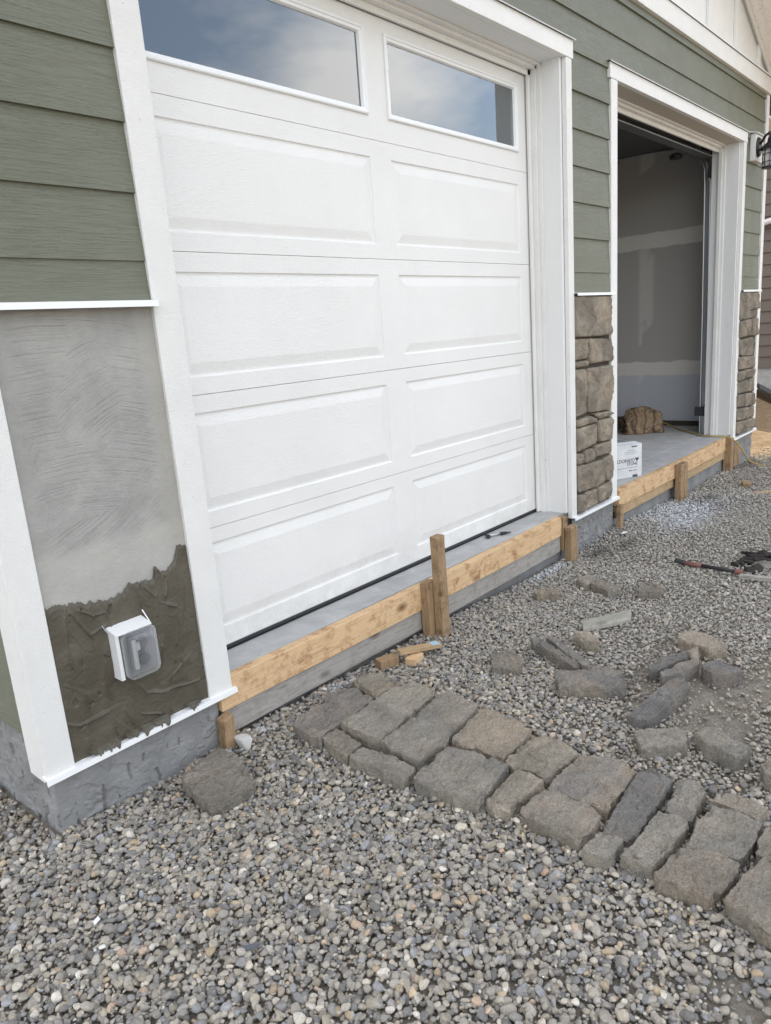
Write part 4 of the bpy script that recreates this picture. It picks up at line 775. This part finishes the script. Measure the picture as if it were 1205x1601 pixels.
# round cobble and white lump
def lump(name, loc, s, m, label, cat, seed=0, rz=0, planes=12, p=12, group=None):
    bm = bmesh.new(); bmesh.ops.create_icosphere(bm, subdivisions=4, radius=1); r_ = random.Random(seed)
    pl_ = [(Vector((r_.gauss(0, 1), r_.gauss(0, 1), r_.gauss(0, 1))).normalized(), r_.uniform(.72, 1.)) for _ in range(planes)]
    for v in bm.verts:
        d = v.co.normalized(); q = sum(max(0, d.dot(n)/k)**p for n, k in pl_)+.55**p; rr = q**(-1/p)
        v.co = d*rr*(1+.04*fbm(d.x*4+seed, d.y*4, d.z*4)); v.co = Vector((v.co.x*s[0], v.co.y*s[1], v.co.z*s[2]))
    me = bpy.data.meshes.new(name); bm.to_mesh(me); bm.free(); o = link(name, me, m, None, True); o.location = loc; o.rotation_euler = (0, 0, rz)
    if label: tag(o, label, cat, group)
    return o
def gz(x, y, d=0): return (x, y, float(gh(x, y))+d)
UNP_COB = (1.985, -1.03)
lump('cobble', gz(*UNP_COB, .022), (.032, .026, .026), 'stone_tan', 'egg sized smooth cobble wedged between the dark bars and the tan stone', 'stone', 3, .4)
lump('plaster_lump', gz(.60, -.052, .02), (.024, .028, .022), 'plaster', 'white plaster lump lying against the short left stake', 'lump', 5, .2)
lump('plastic_chip', gz(3.50, -.10, .012), (.018, .012, .008), 'plastic_white', 'white chip on the gravel below the far stake of the stone pier', 'chip', 8, .2, 6, 30)
lump('plastic_chip', gz(2.41, -.17, .012), (.016, .005, .005), 'plastic_white', 'white sliver beside the small dark block of stone', 'chip', 9, 1.2, 6, 30)
o = MB().add([(-.010, -.004, 0), (.009, -.005, .001), (.012, .004, .003), (-.006, .004, .002), (-.010, -.004, .0015), (.009, -.005, .0025), (.012, .004, .0045), (-.006, .004, .0035)], [(0, 3, 2, 1), (4, 5, 6, 7), (0, 1, 5, 4), (1, 2, 6, 5), (2, 3, 7, 6), (3, 0, 4, 7)]).build('plastic_chip', 'plastic_white')
o.location = gz(-.097, -.398, .012); o.rotation_euler = (.3, .1, .5); tag(o, 'small white plastic chip on the foreground pebbles, nearest the camera', 'chip')
o = MB().prism([(-.03, 0), (-.012, -.007), (.02, -.006), (.032, .002), (.018, .007), (-.012, .006)], 2, 0, .002).build('slate_shard', 'slate_shard')
o.location = gz(.071, -.737, .012); o.rotation_euler = (.1, -.12, -.75); tag(o, 'thin dark grey shard lying flat on the foreground pebbles', 'shard')
# wood scraps
def scrap(loc, dims, rz, m, label, ry=0, rx=0, name='wood_scrap', cut=.0):
    a, b, c = dims[0]/2, dims[1]/2, dims[2]
    mb = MB().add([(-a, -b, 0), (a-cut, -b, 0), (a, b, 0), (-a+cut*.5, b, 0), (-a, -b, c), (a-cut, -b, c), (a, b, c), (-a+cut*.5, b, c)], [(0, 3, 2, 1), (4, 5, 6, 7), (0, 1, 5, 4), (1, 2, 6, 5), (2, 3, 7, 6), (3, 0, 4, 7)])
    o = mb.build(name, m, None, .002); o.location = loc; o.rotation_euler = (R(rx), R(ry), R(rz)); tag(o, label, 'wood scrap', 'wood offcuts near the tall stake' if name == 'wood_scrap' else None); return o
scrap(gz(1.315, -.062, .0), (.085, .045, .04), -18, 'wood_stake', 'brown wood block left of the two stacked offcuts')
scrap(gz(1.40, -.135, .0), (.075, .045, .03), 10, 'wood_fresh', 'yellow wood offcut lying under the blue tipped strip')
s_ = scrap(gz(1.445, -.125, .033), (.19, .036, .018), -24, 'wood_dull', 'flat wood strip with a blue chalked end resting on the yellow offcut', ry=4)
mb = MB().box(.052, .088, -.0185, .0185, .0172, .0186); ck = mb.build('chalk_mark', 'blue_chalk', s_)
scrap(gz(5.33, -.30, .0), (.13, .06, .035), 20, 'wood_stake', 'brown splinter block on the gravel below the far pier', name='wood_chunk', cut=.02)
scrap(gz(5.10, -.50, .0), (.20, .035, .012), -35, 'wood_dull', 'flat tan lath on the gravel at the right edge, near the yellow cord', name='lath')
# pale ribbed strip
import_pts = RIB
mb = MB(); n = 9; A, B, Cc, Dd = [Vector((p[0], p[1], 0)) for p in import_pts]
vs = []; prof = []
for i in range(n*2+1):
    t = i/(n*2); prof.append((t, .026 if i % 2 else .014))
cen = (A+B+Cc+Dd)/4
for e0, e1 in ((A, Dd), (B, Cc)):
    for t, z in prof: p = e0.lerp(e1, t)-cen; vs.append((p.x, p.y, z))
    for t, z in prof: p = e0.lerp(e1, t)-cen; vs.append((p.x, p.y, 0))
k = len(prof); fs = []
for i in range(k-1): fs += [(i, i+1, 2*k+i+1, 2*k+i), (k+i, k+i+1, 3*k+i+1, 3*k+i), (i, i+1, k+i+1, k+i), (2*k+i, 2*k+i+1, 3*k+i+1, 3*k+i)]
fs += [(0, 2*k, 3*k, k), (k-1, 3*k-1, 4*k-1, 2*k-1)]
o = mb.add(vs, fs).build('ribbed_strip', 'wood_pale'); o.location = (cen.x, cen.y, float(gh(cen.x, cen.y))+.004); tag(o, 'pale strip with long grooves lying on the gravel amid the loose stones', 'strip')
# sledge handle / red and black bar
hm = empty('hand_tool', gz(3.10, -.80), 'long red and black handled tool lying half buried in the gravel', 'tool')
def P_(x, y, d): return (x-3.10, y+.80, float(gh(x, y))+d-.006-float(gh(3.10, -.80)))
pts = [P_(3.128, -.60, .02), P_(3.122, -.655, .022), P_(3.117, -.69, .023)]
MB().tube(pts, [.011, .013, .012], 12).build('grip', 'red_paint', hm, 0, True)
MB().tube([P_(3.117, -.69, .023), P_(3.105, -.80, .024), P_(3.10, -.86, .024)], [.010, .0095, .010], 12).build('handle', 'black_grip', hm, 0, True)
MB().tube([P_(3.10, -.86, .024), P_(3.097, -.895, .024)], [.015, .015], 12).build('end_cap', 'red_paint', hm, .003, False)
MB().tube([P_(3.142, -.545, .018), P_(3.130, -.60, .02)], [.016, .014], 10).build('head', 'metal_dark', hm, .003)
scrap(gz(3.06, -1.02, .004), (.25, .03, .02), 97, 'wood_grey', 'dark weathered stick running out of frame behind the red and black tool', name='stick')
# black debris
ap = empty('debris_pile', gz(3.42, -.90), 'pile of black asphalt crumbs and stones at the right edge of the gravel', 'debris')
me0 = []
for i in range(26):
    dx, dy = rng.gauss(0, .10), rng.gauss(0, .055)
    o = lump('chunk', (dx, dy, .012+rng.random()*.02), (rng.uniform(.015, .045), rng.uniform(.012, .03), rng.uniform(.008, .016)), 'asphalt_chunk', None, None, 20+i, rng.random()*3, 7, 24); o.parent = ap
for i, (dx, dy) in enumerate(((-.10, -.03), (-.07, -.09))):
    o = lump('chunk', (dx, dy, .028), (.035, .045, .014), 'stone_grey', None, None, 70+i, rng.random()*3, 7, 24); o.parent = ap
# small dark-tipped tool on the slab
tl = empty('hammer', (2.42, .14, .0), 'small grey tool with black tip and head lying before the closed door', 'tool')
def Q_(x, y, z): return (x-2.42, y-.14, z)
MB().tube([Q_(2.385, .158, .010), Q_(2.455, .118, .010)], .006, 10).build('shaft', 'metal_galv', tl, 0, True)
MB().tube([Q_(2.455, .118, .010), Q_(2.480, .104, .010), Q_(2.512, .086, .008)], [.009, .008, .002], 10).build('tip', 'black_grip', tl, 0, True)
MB().tube([Q_(2.398, .170, .012), Q_(2.372, .135, .012)], [.008, .011], 10).build('head', 'black_grip', tl, .001)
# ------------------------------------------------------------------ things inside the open bay
def soft_box(name, dims, m, parent, fn, loc=(0, 0, 0), sub=5):
    bm = bmesh.new(); bmesh.ops.create_cube(bm, size=1); bmesh.ops.subdivide_edges(bm, edges=bm.edges, cuts=2**sub//2-1+8, use_grid_fill=True)
    for v in bm.verts: v.co = fn(v.co.copy(), dims)
    me = bpy.data.meshes.new(name); bm.to_mesh(me); bm.free(); o = link(name, me, m, parent, True); o.location = loc; return o
def bagf(c, d):
    x, y, z = c.x*2, c.y*2, c.z+.5
    s = 1-.5*z**1.4; yy = y*d[1]/2*(1-.75*z**1.3)+.02*math.sin(x*5)*z; xx = x*d[0]/2*(1-.28*z*z)
    zz = z*d[2]*(1-.1*x*x*z-.10*z*(x > 0)*x)
    r_ = 1-.10*(abs(x)**6)*(abs(y)**6)
    f = 1+.22*fbm(x*1.9+3, z*3.2, y*1.2, 5); cre = -.028*abs(math.sin(x*6.5+2.2*math.sin(z*5)))*z
    return Vector((xx*r_*f, yy*r_*f+cre, zz+.012*fbm(x*3, y*3, z*3, 3)*z))
bag = soft_box('cement_bag', (.36, .20, .24), 'kraft_paper', None, bagf, (5.98, .80, 0.002)); bag.rotation_euler = (0, 0, R(-48)); tag(bag, 'crumpled brown paper cement bag standing on the floor of the open bay', 'bag')
o = MB().box(-.45, .0, -.02, .02, 0, .13).build('plank', 'wood_dark', None, .003); o.location = (6.34, .86, .0); o.rotation_euler = (0, 0, R(-38)); tag(o, 'dark plank on edge behind the cement bag', 'plank')
# carton with lettering
bx = empty('carton', (4.035, .0895, 0.001), 'white printed stone carton on the open bay slab beside the stone pier', 'box', None, math.atan2(.043-.136, 4.12-3.95))
W_, HH, DP = .34, .225, .27; x1 = .097
mb = MB(); mb.box(x1-W_, x1, 0, .004, .0, HH); mb.box(x1-W_, x1, DP, DP+.004, .0, HH); mb.box(x1-.004, x1, .0045, DP, .0, HH); mb.box(x1-W_, x1-W_+.004, .0045, DP, .0, HH); mb.box(x1-W_, x1, .0, DP, .001, .005)
mb.build('box_body', 'carton_white', bx, .0015)
mb = MB(); mb.add([(x1-W_, .0, HH), (x1, .0, HH), (x1-.02, .05, HH+.012), (x1-W_, .05, HH+.018)], [(0, 1, 2, 3)]); mb.add([(x1, .004, HH), (x1, DP, HH), (x1+.035, DP*.8, HH-.05), (x1+.04, .06, HH-.045)], [(0, 1, 2, 3)])
mb.build('flap', 'carton_white', bx)
MB().box(x1-W_+.01, x1-.01, .01, DP-.01, .12, .121).build('box_inside', 'ink', bx)
MB().box(x1-.075, x1-.035, -.0012, .0, .002, .018).box(x1-.085, x1-.04, -.0012, -.0, HH-.018, HH-.010).build('hand_hole', 'ink', bx)
def text(s, size, x, z, m, parent, align='RIGHT', bold=0, wx=1.):
    cu = bpy.data.curves.new('t', 'FONT'); cu.body = s; cu.size = size; cu.align_x = align; cu.extrude = .0004; cu.offset = bold
    ob = bpy.data.objects.new('t', cu); C.objects.link(ob); bpy.context.view_layer.update()
    me = bpy.data.meshes.new_from_object(ob.evaluated_get(bpy.context.evaluated_depsgraph_get())); bpy.data.objects.remove(ob)
    me.transform(Matrix(((wx, 0, 0, x), (0, 0, -1, -.0010), (0, 1, 0, z), (0, 0, 0, 1)))); me.materials.clear()
    return link('lettering', me, m, parent)
text('ELDORADO', .034, x1-.058, .108, 'ink', bx, wx=.86); text('STONE', .030, x1-.035, .084, 'ink', bx, wx=.92)
MB().prism([(x1-.052, .136), (x1-.04, .13), (x1-.028, .136), (x1-.026, .124), (x1-.04, .106), (x1-.054, .124)], 1, -.0012, 0).build('emblem', 'ink', bx)
mb = MB(); mb.box(x1-.20, x1-.035, -.0012, 0, .068, .071); mb.box(x1-.105, x1-.08, -.0012, 0, .044, .053); mb.box(x1-.075, x1-.04, -.0012, 0, .050, .053); mb.box(x1-.075, x1-.045, -.0012, 0, .044, .047); mb.build('small_print', 'ink_grey', bx)
mb = MB(); mb.tube([(x1-.09+.05*math.cos(a), -.0005, .172+.012*math.sin(a)) for a in [2*math.pi*k/24 for k in range(25)]], .0008, 4); mb.box(x1-.125, x1-.055, -.0012, 0, .171, .1735); mb.box(x1-.11, x1-.07, -.0012, 0, .187, .189); mb.build('small_print', 'ink_grey', bx)
# yellow cord
cp = [(5.3, 1.75, .012), (5.75, 1.35, .03), (6.1, 1.1, .11), (6.38, .90, .125), (6.42, .80, .05), (6.35, .65, .010), (6.203, .543, .009), (6.0, .35, .009), (5.87, .24, .010), (5.80, .13, .014), (5.82, .045, .012), (5.85, -.03, -.005), (5.93, -.085, -.10), (6.02, -.13, -.22), (6.10, -.20, -.268), (6.06, -.32, -.27), (5.8, -.52, -.268), (5.5, -.85, -.27)]
def catmull(P, k=10):
    P = [Vector(p) for p in P]; out = []
    for i in range(len(P)-1):
        a, b, c, d = P[max(i-1, 0)], P[i], P[i+1], P[min(i+2, len(P)-1)]
        for j in range(k):
            t = j/k; out.append(.5*((2*b)+(c-a)*t+(2*a-5*b+4*c-d)*t*t+(3*b-a-3*c+d)*t**3))
    return out+[P[-1]]
o = MB().tube(catmull(cp), .0065, 8).build('power_cord', 'cord_yellow', None, 0, True); tag(o, 'yellow power cord running from the bay floor over the form board to the gravel', 'cord')
# ------------------------------------------------------------------ gravel (uncountable)
kinds = bpy.data.collections.new('pebble_kinds')
for i in range(18):
    r_ = random.Random(100+i); bm = bmesh.new(); bmesh.ops.create_icosphere(bm, subdivisions=3, radius=1); ang = i % 3 == 0
    pl_ = [(Vector((r_.gauss(0, 1), r_.gauss(0, 1), r_.gauss(0, 1))).normalized(), r_.uniform(.62, 1.) if ang else r_.uniform(.75, 1.)) for _ in range(9 if ang else 14)]
    p = 26 if ang else 7; sx, sy, sz = 1, r_.uniform(.62, .88), r_.uniform(.42, .68)
    for v in bm.verts:
        d = v.co.normalized(); q = sum(max(0, d.dot(n)/k)**p for n, k in pl_)+(.85)**p; v.co = d*q**(-1/p); v.co = Vector((v.co.x*sx, v.co.y*sy, v.co.z*sz))
    me = bpy.data.meshes.new('pebble'); bm.to_mesh(me); bm.free(); me.materials.append(M['pebble'])
    for f in me.polygons: f.use_smooth = True
    ob = bpy.data.objects.new('pebble', me); kinds.objects.link(ob)
def field(x0, x1, y0, y1, step, jit):
    xs, ys = np.meshgrid(np.arange(x0, x1, step), np.arange(y0, y1, step)); xs = xs.ravel()+nr.uniform(-jit, jit, xs.size)*step; ys = ys.ravel()+nr.uniform(-jit, jit, ys.size)*step
    dx, dy, dz = xs-CAM.x, ys-CAM.y, -.22-CAM.z; zf = dx*_f.x+dy*_f.y+dz*_f.z
    u_ = (dx*_r.x+dy*_r.y+dz*_r.z)/np.maximum(zf, .1); v_ = (dx*_u.x+dy*_u.y+dz*_u.z)/np.maximum(zf, .1)
    k = (zf > .3) & (abs(u_) < .72) & (v_ > -.95) & (v_ < .3)
    k &= ~((xs > -.0) & (ys > .02)) & (ys < 1.1)
    return xs[k], ys[k]
F1 = field(-.8, 3.0, -2.3, 1.0, .0120, .8); F2 = field(3.0, 7.6, -2.3, .05, .0155, .75); F3 = field(-.8, 7.2, -2.3, 1.0, .034, .8); F4 = field(-.8, 4.5, -2.3, 1.0, .0135, .9)
xs = np.concatenate([F1[0], F2[0], F3[0], F4[0]]); ys = np.concatenate([F1[1], F2[1], F3[1], F4[1]]); N = xs.size
big = np.zeros(N, bool); big[F1[0].size+F2[0].size:N-F4[0].size] = True; fin = np.zeros(N, bool); fin[N-F4[0].size:] = True
def blob(cx, cy, rx, ry, an=0):
    c, s = math.cos(an), math.sin(an); a = (xs-cx)*c+(ys-cy)*s; b = -(xs-cx)*s+(ys-cy)*c; return np.exp(-((a/rx)**2+(b/ry)**2))
wob = .5+.25*np.sin(xs*17+ys*9)+.25*np.sin(ys*23-xs*13+1)
dirt = np.clip(1.35*blob(1.86, -1.22, .26, .17, -.3)+.9*blob(1.60, -1.22, .15, .14)+.55*blob(-.05, .16, .06, .07)+.8*blob(.58, -1.62, .10, .12)+.5*blob(1.35, -1.35, .3, .12)+.45*blob(1.9, -.95, .5, .2)+.35*blob(2.7, -1.0, .6, .2), 0, 1)*(.6+.6*wob)
dirt = np.maximum(dirt, np.clip((xs-6.55)/.5+.5*(wob-.5), 0, .97))
keep = nr.random(N) > np.clip(dirt, 0, .96)*np.where(fin, .72, .95)
# thinning where stones of the path already lie is not needed: they sit above the pebbles
size = np.exp(nr.normal(math.log(.0082), .26, N)); size = np.clip(size, .0042, .0150); size[fin] = nr.uniform(.0028, .0058, fin.sum()); size[big] = np.clip(np.exp(nr.normal(math.log(.0108), .2, big.sum())), .008, .0165)
mid = 1/(1+np.exp(-(xs-1.6)*3))*np.clip(.3-ys, 0, 1); size *= 1-.20*np.clip((xs-1.0)/1.4, 0, 1)
fine = np.maximum(blob(1.6, -1.15, .6, .35), .8*blob(2.6, -.75, .8, .35)); size *= 1-.28*fine*(nr.random(N) < .8)
z = gh(xs, ys)+nr.normal(-.003, .0042, N)+size*.1; z[big] += .003; z[fin] += .0015
# pebbles banked against the foundation stay low
pal = np.array([(.188, .18, .165), (.225, .215, .195), (.155, .152, .145), (.133, .135, .138), (.17, .178, .19), (.26, .245, .215), (.30, .29, .265), (.245, .205, .15), (.105, .105, .105), (.20, .185, .155), (.27, .21, .165), (.36, .35, .33)])
wt = np.array([.2, .17, .16, .11, .07, .08, .035, .03, .06, .09, .012, .008]); wt = wt/wt.sum()
col = pal[nr.choice(len(pal), N, p=wt)]*np.array([1.86, 1.79, 1.70])*np.exp(nr.normal(0, .14, (N, 1)))
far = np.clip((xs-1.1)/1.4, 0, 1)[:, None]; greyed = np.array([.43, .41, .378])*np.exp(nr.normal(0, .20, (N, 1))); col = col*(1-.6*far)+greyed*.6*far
dust = np.clip(1.25*blob(4.3, -.16, .42, .20, -.2)+1.1*blob(2.72, -.015, .20, .035)+1.2*blob(1.08, -.03, .05, .022)+.9*blob(.70, -.03, .025, .02)+.7*blob(3.95, -.32, .3, .12), 0, 1)[:, None]*(nr.random((N, 1)) < .85)
col = col*(1-dust)+np.array([.60, .63, .67])*dust
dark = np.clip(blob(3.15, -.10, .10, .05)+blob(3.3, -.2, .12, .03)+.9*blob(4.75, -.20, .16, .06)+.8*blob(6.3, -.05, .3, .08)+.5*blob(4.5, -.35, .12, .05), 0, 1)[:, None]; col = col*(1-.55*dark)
tan = np.clip((xs-6.4)/.6, 0, 1)[:, None]; col = col*(1-tan)+col*np.array([1.25, 1.0, .72])*tan
brn = np.clip(blob(1.75, -1.2, .35, .25), 0, 1)[:, None]*.6; col = col*(1-brn)+np.array([.37, .335, .285])*np.exp(nr.normal(0, .2, (N, 1)))*brn
K = np.where(keep)[0]; n = K.size
me = bpy.data.meshes.new('gravel'); me.vertices.add(n); me.vertices.foreach_set('co', np.stack([xs[K], ys[K], z[K]], 1).astype(np.float32).ravel())
def attr(nm, ty, key, arr): a = me.attributes.new(nm, ty, 'POINT'); a.data.foreach_set(key, arr.ravel())
tilt = nr.normal(0, .38, (n, 2)); rot = np.concatenate([tilt, nr.uniform(0, 6.283, (n, 1))], 1).astype(np.float32)
attr('rot', 'FLOAT_VECTOR', 'vector', rot); s3 = size[K][:, None]*nr.uniform(.88, 1.14, (n, 3)); attr('scl', 'FLOAT_VECTOR', 'vector', s3.astype(np.float32))
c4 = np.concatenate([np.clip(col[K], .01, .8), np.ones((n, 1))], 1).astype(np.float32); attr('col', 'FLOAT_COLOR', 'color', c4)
a = me.attributes.new('idx', 'INT', 'POINT'); a.data.foreach_set('value', nr.integers(0, 18, n).astype(np.int32))
gv = link('gravel', me, None); tag(gv, 'mixed grey, tan and bluish pebbles covering the ground before the house', 'gravel', None, 'stuff')
ng = bpy.data.node_groups.new('scatter_pebbles', 'GeometryNodeTree')
ng.interface.new_socket('Geometry', in_out='INPUT', socket_type='NodeSocketGeometry'); ng.interface.new_socket('Geometry', in_out='OUTPUT', socket_type='NodeSocketGeometry')
nn = ng.nodes; gi = nn.new('NodeGroupInput'); go = nn.new('NodeGroupOutput'); ip = nn.new('GeometryNodeInstanceOnPoints'); ci = nn.new('GeometryNodeCollectionInfo')
ci.inputs['Collection'].default_value = kinds; ci.inputs['Separate Children'].default_value = True; ci.inputs['Reset Children'].default_value = True
def na(nm, ty): q = nn.new('GeometryNodeInputNamedAttribute'); q.data_type = ty; q.inputs['Name'].default_value = nm; return q.outputs['Attribute']
ip.inputs['Pick Instance'].default_value = True
ng.links.new(gi.outputs[0], ip.inputs['Points']); ng.links.new(ci.outputs[0], ip.inputs['Instance']); ng.links.new(na('rot', 'FLOAT_VECTOR'), ip.inputs['Rotation'])
ng.links.new(na('scl', 'FLOAT_VECTOR'), ip.inputs['Scale']); ng.links.new(na('idx', 'INT'), ip.inputs['Instance Index']); ng.links.new(ip.outputs[0], go.inputs[0])
md = gv.modifiers.new('scatter', 'NODES'); md.node_group = ng
print('pebbles', n)
